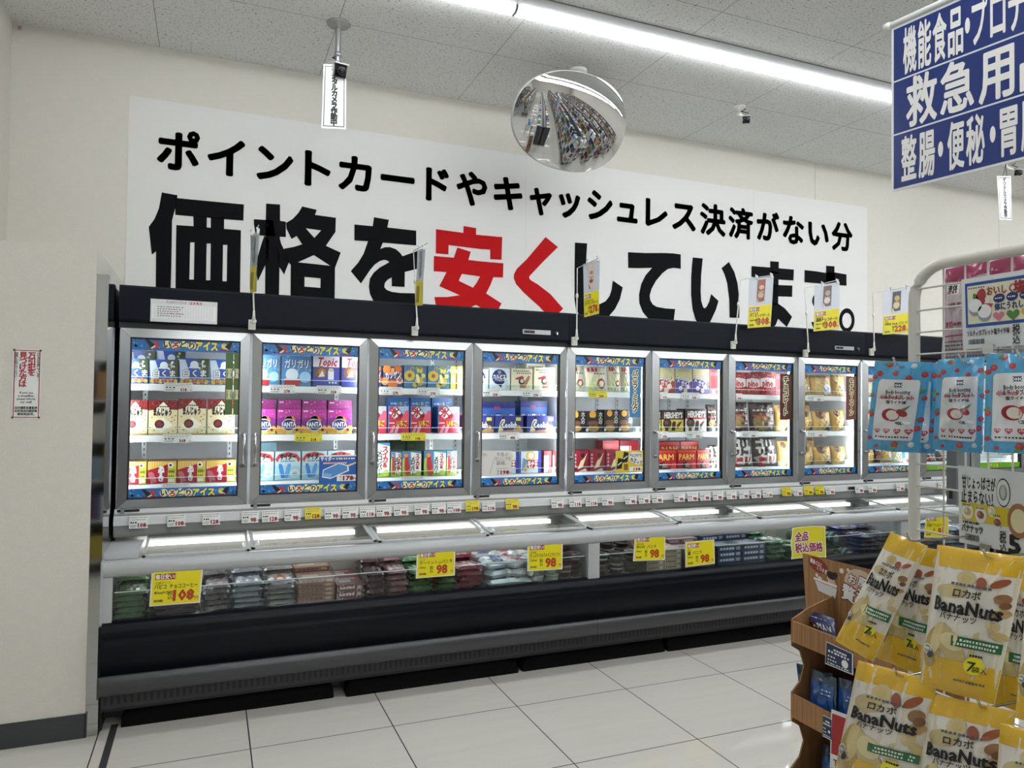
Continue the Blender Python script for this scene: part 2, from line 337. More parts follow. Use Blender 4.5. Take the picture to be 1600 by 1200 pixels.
big((1160, 400), 8.421, [[(818,185),(960,200),(1100,222),(1210,215),(1370,242),(1370,392),(1210,378),(818,345)], [(1102,128),(1212,135),(1214,700),(1180,850),(1080,970),(960,1020),(905,870),(1000,862),(1070,780),(1100,700)], [ring(1030,590,112,118), ring(1035,590,45,50)]], BK, 'letter_su')
big((1160, 400), 8.421, [[ring(1375,845,102,158), ring(1375,848,62,100)]], BK, 'full_stop')
# upper line, one glyph at a time
row = [('ポ',245,312.5),('イ',323.8,383.4),('ン',400.6,458.4),('ト',475.6,516.9),('カ',528.4,580.9),('ー',594.4,647.8),('ド',665,701.3),('や',712.5,761.3),('キ',770.9,816.3),('ャ',827,862.2),('ッ',872.5,906.3),('シ',917,957),('ュ',963.5,996),('レ',1007.9,1043),('ス',1049.6,1087),('決',1093,1133.4),('済',1137.4,1176.4),('が',1181.6,1217),('な',1222.4,1255.6),('い',1262,1294.4),('分',1298.6,1331.6)]
zt, zb = aty(480, 234.5, WALL - .005).z, aty(480, 290, WALL - .005).z
K = (zt - zb) / (.804 + .07)
mb = MB()
for ch, xa, xb in row:
    yc = 238 + (xa - 278) * .119
    A, B = aty(xa, yc, WALL).x, aty(xb, yc, WALL).x
    vs, fs = glyphs(ch); x0 = min(p[0] for p in vs); x1 = max(p[0] for p in vs)
    bl = .036 * K; kx = (B - A - 2 * bl) / (x1 - x0)
    for q in range(8):
        dx, dz = bl * math.cos(q * math.pi / 4), bl * math.sin(q * math.pi / 4)
        mb.raw([(A + bl + (x - x0) * kx + dx, WALL - .005, zb + (y + .03) * K + bl + dz) for x, y in vs], fs, BK)
mb.build('upper_lettering', t)
# ================================================================ THE FREEZERS
LINER = mat('e4e6e6', .35); ALU = mat('b0b2b3', .24, .7); ALU2 = mat('8d9091', .35, .5); FASC = mat('0f141d', .45, 0, .12); DARK = mat('08090b', .5); SHELFM = mat('dfe3e3', .3)
GRILLE = mat('47484a', .3, .4); LIDF = mat('b9bcbc', .35); RAIL = mat('a4a7a8', .2, 0, .8); SILL = mat('8f908d', .4)
LED = mat('f2f8ff', .4, emit=LED_E); CTUBE = mat('f6faff', .4, emit=CHEST_E)
SZ = (1.522, 1.268, 1.024)          # shelf tops
def sticker(mb, x0, x1, z0, z1, y, lime=False):
    w, h = x1 - x0, z1 - z0; P = Pan(mb, plane((x0, y, z0), (1, 0, 0), (0, 0, 1), w, h), w, h)
    if lime:
        P.rect(0, 0, 1, 1, mat('6fae1e', .4), 0); P.text('アイス', .36, .5, .55, mat('e8d84a', .4), 2, .04); P.rect(.0, .0, 1, .12, mat('4d8a12', .4), 1); return
    P.rect(0, 0, 1, 1, mat('2a74b8', .35), 0)
    r = random.Random(5)
    for k in range(26):
        u = r.choice((r.uniform(.01, .15), r.uniform(.86, .99), r.uniform(.0, 1))); v = r.uniform(.1, .9); P.disc(u, v, r.uniform(.006, .014), mat(r.choice(('4d93cf', '5aa3dc', '2467a8')), .35), 1, n=8)
    for sx, c1, c2 in ((.17, 'd8c890', 'b8404a'), (.80, 'c9cf58', 'd8c890')):
        P.disc(sx + .05, .55, .03, mat(c2 if sx < .5 else c1, .4), 2, n=10)
        if sx < .5: P.poly([(sx - .05, .92), (sx - .02, .92), (sx + .04, .45), (sx, .2)], mat('15161a', .4), 3); P.poly([(sx, .2), (sx + .04, .45), (sx + .045, .3), (sx + .015, .12)], mat('e8dca0', .4), 4)
        else: P.poly([(sx + .13, .9), (sx + .10, .9), (sx + .05, .45), (sx + .10, .2)], mat('15161a', .4), 3); P.poly([(sx + .02, .75), (sx + .055, .5), (sx + .1, .2), (sx + .03, .4)], mat('e6d878', .4), 4)
        P.poly([(sx - .08, .2), (sx, .28), (sx + .17, .2), (sx + .06, .08)], mat('7a3a78', .4), 1)
    for i, (c, col) in enumerate(zip('いろどり', ('15161a', 'b0202a', '2a5a2a', '5a3a20'))):
        u = .32 + .075 * i; v = (.54, .46, .56, .48)[i]
        P.disc(u, v, .038, mat('f0e4b0', .4), 2, n=14); P.text(c, u, v, .52, mat(col, .4), 3, .045)
    P.text('アイス', .685, .5, .66, mat('17150f', .4), 2, .085, w=.20); P.text('アイス', .685, .5, .66, mat('f4e458', .4), 3, .05, w=.20)
def make_door(k, root):
    a, b_ = XB[k] + .007, XB[k + 1] - .007; z0, z1 = .920, 1.784; fw = .044; y0, y1 = DOOR, DOOR + .038
    mb = MB()
    for (p, q, r, s) in (((a, z0), (b_, z0), (b_ - fw, z0 + fw), (a + fw, z0 + fw)), ((b_, z1), (a, z1), (a + fw, z1 - fw), (b_ - fw, z1 - fw)), ((a, z1), (a, z0), (a + fw, z0 + fw), (a + fw, z1 - fw)), ((b_, z0), (b_, z1), (b_ - fw, z1 - fw), (b_ - fw, z0 + fw))):
        # outer lip a touch behind the crown of the profile
        d = [(x, y0 + dy, z) for (x, z), dy in ((p, .013), (q, .013), (r, .0), (s, .0))]; e = [(x, y1, z) for x, z in (p, q, r, s)]
        mb.raw(d + e, [(0, 1, 2, 3), (7, 6, 5, 4), (0, 4, 5, 1), (3, 2, 6, 7), (0, 3, 7, 4), (1, 5, 6, 2)], ALU)
    for cx, cz, sx, sz in ((a, z0, 1, 1), (b_, z0, -1, 1), (a, z1, 1, -1), (b_, z1, -1, -1)):
        w = .0008; mb.face([(cx + sx * .002, y0 + .0115, cz + sz * .002 - w), (cx + sx * fw, y0 - .0006, cz + sz * fw - w), (cx + sx * fw, y0 - .0006, cz + sz * fw + w), (cx + sx * .002, y0 + .0115, cz + sz * .002 + w)], DARK)
    d = mb.build('door', root)
    mb = MB(); g = .006
    for (x0, x1, q0, q1) in ((a + fw, a + fw + g, z0 + fw, z1 - fw), (b_ - fw - g, b_ - fw, z0 + fw, z1 - fw), (a + fw, b_ - fw, z0 + fw, z0 + fw + g), (a + fw, b_ - fw, z1 - fw - g, z1 - fw)): mb.box(x0, x1, y0 + .004, y0 + .03, q0, q1, DARK)
    mb.build('gasket', d)
    mb = MB(); mb.box(a + fw + g, b_ - fw - g, y0 + .014, y0 + .018, z0 + fw + g, z1 - fw - g, GLASS); mb.build('glass_pane', d)
    for nm, q0, q1 in (('header_strip', 1.680, 1.739), ('footer_strip', .963, 1.014)):
        mb = MB(); sticker(mb, a + fw + .003, b_ - fw - .003, q0, q1, y0 + .0125, k > 8); mb.build(nm, d)
    hx = b_ - .018 if k == 0 else a + .018
    mb = MB(); mb.tube([(hx, y0, 1.272), (hx, y0 - .034, 1.272), (hx, y0 - .034, 1.262), (hx, y0 - .034, 1.128), (hx, y0 - .034, 1.118), (hx, y0, 1.118)], .0062, CHROME, 8)
    for z in (1.272, 1.118): mb.lathe((hx, y0 - .004, z), [(.011, 0), (.011, .005)], STEEL, 12, (0, 1, 0))
    mb.build('door_handle', d)
    mb = MB(); mb.box(a + .005, a + .10, y0 + .005, y0 + .03, .905, .917, DARK); mb.box(a + .02, a + .035, y0, y0 + .03, .898, .919, STEEL); mb.build('hinge', d)
    return d
DIV = ((.255, .585, .835, 1.09, 1.62), (2.34, 3.0, 3.62), (4.75, 5.4))
def make_freezer(i, label):
    xa, xb = XB[4 * i], XB[4 * i + 4]
    root = thing('freezer', (xa, DOOR, 0), label, 'freezer', 'dual freezers along the wall')
    mb = MB()
    mb.box(xa, xb, 4.50, 4.57, .90, 1.98, LINER); mb.box(xa, xb, 3.968, 4.57, 1.80, 1.975, LINER); mb.box(xa, xb, 3.935, 4.57, .89, .918, LINER)
    mb.box(xa + .001, xa + .008, 3.97, 4.5, .918, 1.8, LINER); mb.box(xb - .008, xb - .001, 3.97, 4.5, .918, 1.8, LINER)
    for k in range(4 * i + 1, 4 * i + 4): mb.box(XB[k] - .018, XB[k] + .018, 3.974, 4.0, .918, 1.8, LINER)
    mb.box(xa, xb, 3.94, 3.968, 1.784, 1.985, DARK)
    for k in range(4 * i, 4 * i + 4):       # slotted shelf standards and fan grilles on the back wall
        for x in (XB[k] + .08, XB[k + 1] - .08):
            mb.box(x - .012, x + .012, 4.492, 4.5, .93, 1.79, mat('d0d3d3', .3, .3))
            for q in range(28): mb.box(x - .003, x + .003, 4.491, 4.492, .95 + .03 * q, .962 + .03 * q, mat('5a5c5e', .5))
    mb.build('cabinet_body', root)
    mb = MB(); mb.prism([(3.912, 1.814), (3.909, 1.825), (3.909, 1.975), (3.915, 1.986), (3.94, 1.986), (3.94, 1.814)], xa + .001, xb - .001, FASC)
    mb.build('fascia', root)
    dx = XB[4 * i + 3] + .29 if i == 0 else XB[4 * i + 3] + .302
    if i < 2:
        mb = MB(); mb.box(dx, dx + .178, 3.902, 3.909, 1.848, 1.874, mat('a8aaac', .35, .3)); mb.box(dx + .008, dx + .075, 3.9012, 3.902, 1.853, 1.869, DARK)
        P = Pan(mb, plane((dx + .01, 3.901, 1.854), (1, 0, 0), (0, 0, 1), .06, .014), .06, .014); P.text('-22', .55, .5, .7, mat('7a2018', .4), 1, .02); mb.build('display_panel', root)
        mb = MB(); mb.lathe((dx + .222, 3.909, 1.858), [(.014, 0), (.014, -.005), (.009, -.007)], mat('3a3d42', .3, .6), 16, (0, 1, 0)); mb.box(dx + .220, dx + .224, 3.900, 3.902, 1.852, 1.864, CHROME); mb.build('key_switch', root)
    for k in range(4 * i, 4 * i + 4):
        make_door(k, root)
        for z in SZ:
            mb = MB(); mb.box(XB[k] + .012, XB[k + 1] - .012, 4.022, 4.49, z - .012, z - .002, SHELFM); sh = mb.build('shelf', root)
            mb = MB(); mb.prism([(4.022, z - .002), (4.016, z - .004), (4.010, z - .034), (4.014, z - .036), (4.022, z - .012)], XB[k] + .012, XB[k + 1] - .012, mat('e8eaea', .25)); mb.build('shelf_rail', sh)
            mb = MB(); mb.box(XB[k] + .02, XB[k + 1] - .02, 4.018, 4.021, z - .002, z + .030, ACRYL); mb.box(XB[k] + .02, XB[k + 1] - .02, 4.0175, 4.0215, z + .030, z + .033, mat('dfe8e8', .15)); mb.build('shelf_guard', sh)
        for x in (XB[k] + .022, XB[k + 1] - .040):
            mb = MB(); mb.box(x, x + .018, 3.980, 3.992, .95, 1.77, LED); mb.build('light_strip', root)
    # ---- low chest in front
    mb = MB(); mb.box(xa, xb, 4.00, 4.03, .42, .84, mat('a9a59b', .4)); mb.box(xa, xb, 3.60, 4.03, .38, .42, mat('9a968c', .5)); mb.box(xa, xa + .012, 3.60, 4.0, .42, .74, mat('a5a8a8', .5)); mb.box(xb - .012, xb, 3.60, 4.0, .42, .74, mat('a5a8a8', .5))
    mb.box(xa, xb, 3.74, 4.57, .02, .38, DARK); mb.build('chest_tub', root)
    mb = MB(); mb.prism([(3.915, .898), (3.930, .898), (3.98, .90), (3.98, .79), (3.945, .785), (3.925, .788), (3.918, .80), (3.912, .842)], xa, xb, SILL); mb.build('sill', root)
    mb = MB(); mb.prism([(3.914, .889), (3.908, .886), (3.904, .846), (3.912, .842)], xa, xb, mat('d3d5d6', .3)); mb.build('price_rail', root)
    if i < 2:
        lx = XB[4 * i + 3] + (.05 if i == 0 else .42)
        mb = MB(); mb.box(lx, lx + .15, 3.9005, 3.9045, .852, .88, mat('aeb1b2', .4)); mb.box(lx + .006, lx + .065, 3.8995, 3.9005, .857, .876, DARK); mb.build('chest_display', root)
    mb = MB(); mb.prism([(3.593, .674), (3.578, .680), (3.572, .70), (3.574, .722), (3.586, .738), (3.606, .744), (3.632, .742), (3.638, .72), (3.625, .674)], xa, xb, RAIL, True); mb.build('top_rail', root)
    mb = MB(); mb.box(xa + .03, xb - .03, 3.594, 3.600, .478, .676, GLASS); mb.build('front_glass', root)
    for x, w in ((xa, .036), (xb - .034, .034)):
        mb = MB(); mb.box(x, x + w, 3.585, 3.61, .474, .676, mat('aaadae', .35)); mb.build('glass_post', root)
    mb = MB(); mb.prism([(3.606, .486), (3.590, .484), (3.566, .474), (3.554, .458), (3.550, .440), (3.556, .424), (3.558, .415), (3.553, .405), (3.553, .266), (3.60, .262), (3.61, .486)], xa, xb - .0015, mat('090c13', .33, 0, .18), True); mb.build('front_panel', root)
    mb = MB(); mb.prism([(3.556, .266), (3.545, .262), (3.536, .252), (3.5345, .225), (3.540, .195), (3.552, .180), (3.575, .174), (3.60, .174), (3.60, .266)], xa, xb - .0015, GRILLE, True); mb.build('bumper', root)
    mb = MB(); mb.box(xa, xb, 3.612, 3.62, .105, .176, mat('303133', .5, .2))
    n = int((xb - xa) / .026)
    for q in range(n): mb.box(xa + .01 + .026 * q, xa + .022 + .026 * q, 3.6112, 3.612, .122, .160, DARK)
    mb.box(xa, xb, 3.62, 3.76, .09, .176, DARK); mb.build('kick_plate', root)
    for q in range(4):
        x0, x1 = XB[4 * i + q] + .004, XB[4 * i + q + 1] - .004
        if i == 0 and q == 0: x0 += .14
        pt = lambda u, v, n: Vector((x0 + (x1 - x0) * u, 3.636 + .315 * v, .746 + .034 * v + n + (.006 if q % 2 else 0)))
        mb = MB()
        for u0, u1, v0, v1 in ((0, 1, 0, .05), (0, 1, .95, 1), (0, .028, 0, 1), (.972, 1, 0, 1)): mb.hexa([pt(u0, v0, -.004), pt(u1, v0, -.004), pt(u1, v1, -.004), pt(u0, v1, -.004)], [pt(u0, v0, .005), pt(u1, v0, .005), pt(u1, v1, .005), pt(u0, v1, .005)], LIDF)
        l = mb.build('lid', root)
        mb = MB(); mb.hexa([pt(.028, .05, -.001), pt(.972, .05, -.001), pt(.972, .95, -.001), pt(.028, .95, -.001)], [pt(.028, .05, .002), pt(.972, .05, .002), pt(.972, .95, .002), pt(.028, .95, .002)], GLASS); mb.build('lid_glass', l)
        mb = MB(); uu = .955 if q % 2 == 0 else .045; mb.hexa([pt(uu - .02, .1, .005), pt(uu + .02, .1, .005), pt(uu + .02, .3, .005), pt(uu - .02, .3, .005)], [pt(uu - .01, .12, .018), pt(uu + .01, .12, .018), pt(uu + .01, .26, .018), pt(uu - .01, .26, .018)], mat('cfd4d4', .2)); mb.build('lid_handle', l)
    for q in (0, 1):
        x0 = xa + .10 + q * 1.16; 
        mb = MB(); mb.box(x0, x0 + 1.04, 3.962, 3.998, .732, .752, CTUBE); tb = mb.build('chest_light', root)
        for e in (x0 - .012, x0 + 1.04): mb = MB(); mb.box(e, e + .012, 3.96, 3.999, .728, .754, LIDF); mb.build('end_cap', tb)
    mb = MB(); mb.box(xa + .04, xb - .04, 3.618, 3.621, .425, .600, ACRYL); mb.box(xa + .04, xb - .04, 3.6175, 3.6215, .600, .6035, mat('dde6e6', .15)); mb.build('chest_guard', root)
    for q in DIV[i]: mb = MB(); mb.box(q, q + .003, 3.622, 3.98, .425, .61, ACRYL); mb.build('chest_divider', root)
    if i == 0:
        mb = MB(); mb.box(xa - .009, xa, 3.575, 4.03, .262, .745, mat('a4a7a8', .35)); mb.box(xa - .009, xa, 3.55, 3.60, .262, .474, mat('090c13', .33, 0, .18)); mb.box(xa - .009, xa, 3.54, 3.6, .176, .264, GRILLE); mb.box(xa - .009, xa + .13, 3.64, 3.95, .742, .768, mat('bfc2c1', .4)); mb.box(xa - .009, xa, 3.65, 4.5, .0, .262, DARK); mb.build('chest_end', root)
    return root
make_freezer(0, 'leftmost dual freezer in the row, its left end against the partition')
make_freezer(1, 'middle dual freezer in the row, chest with the wavy yellow sheet')
make_freezer(2, 'rightmost dual freezer in the row, mostly hidden behind the wire rack')
# ================================================================ GOODS IN THE UPRIGHT FREEZERS
c_ = lambda h, r=.38: mat(h, r)
def blob(P, u, v, r, m, L=1, n=12): P.disc(u, v, r, m, L, n=n)
def bar(P, u, v, w, h, m, L=2, lean=0):     # an ice bar: rounded top, leaning by lean
    pts = [(-w / 2, -h / 2), (w / 2, -h / 2), (w / 2, h * .3), (w * .3, h / 2), (-w * .3, h / 2), (-w / 2, h * .3)]
    P.poly([(u + x + lean * y, v + y) for x, y in pts], m, L)
def d_bear(P):
    P.rect(0, 0, 1, 1, c_('2b4f9e'), 0); P.poly([(.0, .95), (.2, .95), (.33, .5), (.33, .1), (.05, .2)], c_('c9d3dd'), 1); P.poly([(.62, 1), (1, 1), (1, .2), (.72, .35)], c_('3b4a30'), 1)
    for q in range(7): blob(P, .70 + .045 * (q % 4), .62 + .09 * (q // 2), .05, c_(('e6e8e2', '7a8a4a', 'dfe2dc')[q % 3]), 2, 8)
    P.disc(.5, .76, .14, WHITE, 2); P.poly([(.3, .62), (.7, .62), (.62, .72), (.38, .72)], c_('dfe5ee'), 3)
    for q in range(7): blob(P, .12 + .13 * q, .1 + .03 * (q % 2), .09, c_(('e8b24a', 'e58a56', 'e9c96a', 'd8786a')[q % 4]), 2)
    P.text('白くま', .52, .43, .24, c_('16264f'), 4, .09); P.text('白くま', .52, .43, .24, WHITE, 5, .03)
def d_manju(P):
    P.rect(0, 0, 1, 1, c_('ecdcae'), 0); P.poly([(0, 1), (1, 1), (1, .72), (.68, .74), (.5, .9), (.32, .74), (0, .70)], c_('7c1f22'), 1)
    r = random.Random(3)
    for q in range(26): blob(P, r.uniform(.03, .97), r.uniform(.8, .98), .035, c_(r.choice(('94312c', '5e1418', 'a8443a'))), 2, 6)
    P.poly([(.5, .96), (.78, .72), (.5, .55), (.22, .72)], c_('f1ead2'), 3); P.poly([(.5, .5), (.85, .27), (.45, .06), (.12, .25)], c_('f6f0dc'), 2)
    P.text('まんじゅう', .48, .66, .2, c_('1c1412'), 5, .06, w=.62); P.dashes(.3, .8, .7, .03, INK, 5, 5)
    P.disc(.38, .30, .17, c_('4c1518'), 4)
    for q in range(14): blob(P, .38 + .11 * math.cos(q * 2.4) * (q / 14) ** .5, .30 + .085 * math.sin(q * 2.4) * (q / 14) ** .5, .03, c_('8a3a3a'), 5, 6)
    for u, v in ((.82, .5), (.9, .42), (.8, .38), (.93, .55), (.86, .1), (.7, .06), (.2, .12), (.06, .2), (.12, .5), (.95, .2)): blob(P, u, v, .024, c_('6a2420'), 4, 6)
    P.rect(0, 0, 1, .035, c_('c09a58'), 2)
def d_azuki(P):
    P.rect(0, 0, 1, 1, c_('d9b04e'), 0)
    for q in range(12): P.rect(.02 + .083 * q, .62, .045 + .083 * q, 1, c_('e6c878'), 1)
    P.poly([(0, 0), (.7, 0), (.7, .86), (0, .6)], c_('a3142c'), 2); P.rect(.7, 0, .96, .8, c_('cfc23a'), 2); P.rect(.72, .45, .95, .62, c_('8aa03a'), 3); P.dashes(.73, .3, .94, .06, c_('4a5a20'), 3, 4); P.dashes(.73, .5, .94, .06, c_('3a4a18'), 3, 4); P.rect(.72, .06, .94, .2, WHITE, 3)
    P.disc(.8, .82, .1, WHITE, 3); P.disc(.79, .82, .05, c_('2a1418'), 4)
    bar(P, .16, .3, .2, .46, c_('b46a6e'), 3, -.25); P.rect(.13, .0, .18, .1, c_('c9a070'), 3)
    P.vtext('あずき', .47, .78, .23, WHITE, 5, .05, .95)
def d_soda(P):
    P.rect(0, 0, 1, 1, c_('4d86b8'), 0); r = random.Random(8)
    for q in range(20): blob(P, r.random(), r.uniform(.5, 1), .03, c_(r.choice(('7ab0d8', '3a6ea0', 'a8cce6'))), 1, 6)
    P.text('ガリガリ', .5, .74, .26, c_('1a3a78'), 3, .08, w=.86); P.text('ガリガリ', .5, .74, .26, WHITE, 4, .03, w=.82)
    P.disc(.8, .3, .2, c_('9cc8e8'), 2); P.disc(.35, .38, .22, c_('d8e6ee'), 2); P.poly([(.08, .0), (.6, .0), (.66, .2), (.1, .24)], c_('b3262c'), 3); P.rect(.1, .2, .62, .24, c_('e8d8c8'), 4)
def d_walnut(P):
    P.rect(0, 0, 1, 1, c_('39409a'), 0); P.rect(0, .62, 1, 1, c_('e3e0e4'), 1); P.text('Topic', .55, .8, .3, c_('c02a3a'), 3, .035, w=.72, skew=.2)
    P.disc(.3, .45, .24, c_('7a4c34'), 2); P.disc(.34, .47, .14, c_('a3714e'), 3); P.poly([(.2, .3), (.35, .52), (.45, .32)], c_('e0d6cc'), 4); bar(P, .68, .4, .22, .36, c_('dedde2'), 3); P.rect(.6, .48, .78, .56, c_('c8b86a'), 4); P.dashes(.6, .1, .95, .05, WHITE, 3, 3)
def d_grape(P):
    P.rect(0, 0, 1, 1, c_('7a2a80'), 0); P.poly([(0, 1), (1, 1), (1, .62), (.5, .75), (0, .6)], c_('b0318c'), 1); r = random.Random(2)
    for q in range(30): blob(P, r.random(), r.uniform(.62, .98), r.uniform(.012, .025), c_(r.choice(('e27ac0', 'f0b0da', 'c850a0'))), 2, 6)
    P.poly([(0, 0), (1, 0), (1, .3), (.5, .22), (0, .34)], c_('d2c26a'), 2)
    for u, v, r_ in ((.1, .16, .14), (.9, .2, .14), (.75, .1, .1), (.3, .06, .1)): P.disc(u, v, r_, c_('e09a3a'), 3)
    P.disc(.5, .6, .15, c_('3a8a44'), 3); P.disc(.55, .5, .24, c_('e27a2a'), 3); P.disc(.5, .36, .31, c_('e8e2d0'), 4, .25); P.disc(.5, .36, .29, c_('1a1f66'), 5, .225)
    P.text('FANTA', .5, .39, .22, c_('1a1f66'), 6, .08, w=.66, rot=.05); P.text('FANTA', .5, .39, .21, WHITE, 7, .035, w=.6, rot=.05); P.disc(.84, .16, .06, c_('3a2a4a'), 5); P.dashes(.06, .9, .25, .05, WHITE, 2, 3)
def d_cider(P):
    P.rect(0, 0, 1, 1, c_('bcd6de'), 0); P.rect(0, 0, 1, .5, c_('a6cbd8'), 1)
    P.poly([(.0, .72), (.14, .9), (.5, .98), (.86, .9), (1, .72), (.9, .62), (.84, .76), (.5, .82), (.16, .76), (.1, .62)], c_('c23a3c'), 2)
    P.text('サイダー', .5, .82, .2, c_('12161c'), 4, .06, w=.6, rot=0); P.dashes(.22, .64, .8, .04, INK2, 7, 3)
    bar(P, .26, .32, .16, .5, c_('3c84c8'), 3, -.25); bar(P, .5, .32, .16, .5, c_('5a9ad2'), 3, .25); P.disc(.78, .22, .17, c_('d8e8e6'), 3); P.disc(.78, .22, .14, c_('b8d0cc'), 4); P.dashes(.7, .2, .86, .04, INK2, 3, 5)
def d_orange(P):
    P.rect(0, 0, 1, 1, c_('2a3e74'), 0)
    for u, v, r_, h in ((.2, .85, .22, 'e27a22'), (.75, .88, .2, 'd8641c'), (.1, .3, .2, 'e88a2e'), (.5, .15, .25, 'df7420'), (.85, .35, .18, 'f0d8b8'), (.5, .8, .14, 'f09a4a')): P.disc(u, v, r_, c_(h), 1)
    P.text('カツゲン', .52, .6, .3, c_('7a1a14'), 3, .09, w=.86, rot=.12); P.text('カツゲン', .52, .6, .3, WHITE, 4, .03, w=.82, rot=.12); P.text('ソーダ', .6, .36, .2, c_('b02a1c'), 3, .06)
def d_pine(P):
    P.rect(0, 0, 1, 1, c_('46769c'), 0)
    for u, v, r_, h in ((.25, .55, .24, 'd0b442'), (.25, .55, .09, '8a5a2a'), (.7, .78, .14, 'dcc65a'), (.68, .3, .2, 'c8a83a'), (.85, .55, .1, 'e2d070'), (.5, .15, .12, 'd6c258')): P.disc(u, v, r_, c_(h), 2 if h == '8a5a2a' else 1)
    P.poly([(.5, .95), (.9, .95), (.75, .82)], c_('4a7a38'), 2); P.poly([(.55, .55), (.68, .72), (.8, .5)], c_('30562c'), 2); P.text('パイン', .55, .88, .16, c_('c8b040'), 3, .05); bar(P, .62, .42, .14, .4, c_('e8dc9a'), 3, -.2)
def d_pineback(P):
    P.rect(0, 0, 1, 1, c_('e8d63c'), 0); P.rect(.12, .3, .88, .6, c_('f2eecb'), 1)
    for q in range(4): P.dashes(.15, .36 + .06 * q, .85, .02, INK2, 4, 2, q)
    P.text('パイン', .5, .8, .16, WHITE, 2, .04); P.disc(.7, .45, .12, c_('d8a82a'), 2)
def d_ichigo(P):
    P.rect(0, 0, 1, 1, c_('2f78bc'), 0)
    for q in range(9): P.rect(.45 + .06 * q, .55, .48 + .06 * q, 1, c_('cfe2ee'), 1)
    P.poly([(0, 0), (1, 0), (1, .75), (.8, .6), (.45, .98), (.05, .98), (.05, .2)], c_('b82236'), 1); P.poly([(1, .3), (1, .82), (.85, .86), (.6, .5)], c_('d8506a'), 2); P.poly([(.7, .0), (1, 0), (1, .3), (.66, .3)], c_('c9344c'), 2)
    P.poly([(.32, 1.0), (.62, .76), (.32, .52), (.03, .76)], WHITE, 3); P.text('氷', .32, .79, .28, c_('14181c'), 5, .045); P.text('氷', .32, .79, .28, c_('b01c26'), 6, .02); P.text('し', .33, .6, .1, c_('2a58a8'), 5, .05)
    P.text('いちご', .66, .37, .2, c_('7a1020'), 4, .08, w=.52); P.text('いちご', .66, .37, .2, c_('ecd838'), 5, .035, w=.5); bar(P, .22, .14, .14, .32, c_('d88aa0'), 3, .5); bar(P, .42, .14, .14, .32, c_('e0a0b2'), 3, .4); P.dashes(.05, .36, .32, .04, WHITE, 5, 4)
def d_melon(P):
    P.rect(0, 0, 1, 1, c_('4a8cc4'), 0); P.poly([(0, 0), (1, 0), (1, .25), (0, .35)], c_('8aa83a'), 1); P.poly([(.45, .98), (1, .9), (1, .16), (.45, .1)], c_('eef0ea'), 2)
    P.poly([(.1, .8), (.28, .98), (.4, .3), (.18, .2)], c_('c02a30'), 2); P.poly([(.02, .7), (.14, .76), (.1, .2), (.0, .3)], c_('b8cc5a'), 3); P.disc(.2, .84, .1, c_('e0a040'), 3); P.disc(.3, .14, .14, c_('c8452e'), 3); P.disc(.85, .12, .14, c_('a8bc4a'), 3)
    P.vtext('スイカ&', .80, .9, .16, c_('b01820'), 4, .05, .95); P.vtext('メロンバー', .56, .78, .145, c_('16301c'), 4, .05, .95)
def d_calpis(P):
    P.rect(0, 0, 1, 1, c_('dfe6e8'), 0); r = random.Random(4)
    for q in range(26): blob(P, r.random(), r.random(), .014, c_('5a6ea8'), 1, 6)
    P.disc(.48, .58, .36, c_('1d2a66'), 2); P.poly([(.3, .35), (.62, .3), (.58, .08)], c_('1d2a66'), 2); P.text('カルピス', .48, .6, .18, WHITE, 4, .045, w=.6); P.text('アイスバー', .48, .44, .1, WHITE, 4, .03, w=.42); P.disc(.48, .8, .08, c_('8a98c0'), 3); bar(P, .84, .3, .18, .5, c_('c6d4d4'), 3, -.3)
def d_hand(P):
    P.rect(0, 0, 1, 1, c_('e3dcba'), 0); P.dashes(.1, .86, .9, .05, INK2, 8, 2, 2); P.dashes(.25, .76, .95, .05, INK2, 7, 2, 3); P.poly([(.2, .55), (.5, .66), (.62, .58), (.5, .5), (.2, .48)], c_('a83038'), 3)
    P.poly([(.4, .0), (.62, .0), (.9, .62), (.8, .7), (.62, .4), (.5, .45), (.42, .35)], c_('a0694a'), 2); P.disc(.48, .4, .14, c_('3c2a22'), 3); P.disc(.5, .42, .08, c_('e0d2bc'), 4); P.poly([(.65, .1), (.95, .25), (.8, .1)], c_('d8c23a'), 2); P.rect(0, 0, 1, .1, c_('eee9d2'), 3)
def d_soft(P):
    P.rect(0, 0, 1, 1, c_('2d5aac'), 0); P.rect(0, 0, 1, .4, c_('4d92d2'), 1); P.rect(0, .8, 1, 1, c_('232c70'), 1); P.text('SOFT100', .5, .45, .34, c_('14205a'), 3, .1, w=.5); P.text('SOFT100', .5, .45, .32, WHITE, 4, .035, w=.47); P.rect(.38, .78, .55, .86, c_('b8303e'), 3); P.disc(.88, .5, .08, c_('cfdde6'), 2); P.disc(.1, .5, .08, c_('c8b890'), 2)
def d_cookish(P):
    P.rect(0, 0, 1, 1, c_('23337c'), 0); P.rect(0, .8, 1, 1, c_('2a2a80'), 1); P.poly([(.1, .0), (.18, .6), (.3, .98), (.36, .7), (.28, .4), (.3, .0)], c_('e2d6b0'), 1); P.poly([(.0, .0), (1, .0), (1, .2), (.4, .14)], c_('c88a6a'), 2); P.disc(.84, .5, .1, c_('3e2c26'), 2); P.rect(.74, .7, .92, .9, c_('c8cc5a'), 2); P.disc(.8, .2, .14, c_('c8a070'), 3)
    P.text('Coolish', .5, .48, .42, c_('101a48'), 4, .1, w=.6); P.text('Coolish', .5, .48, .4, WHITE, 5, .035, w=.56)
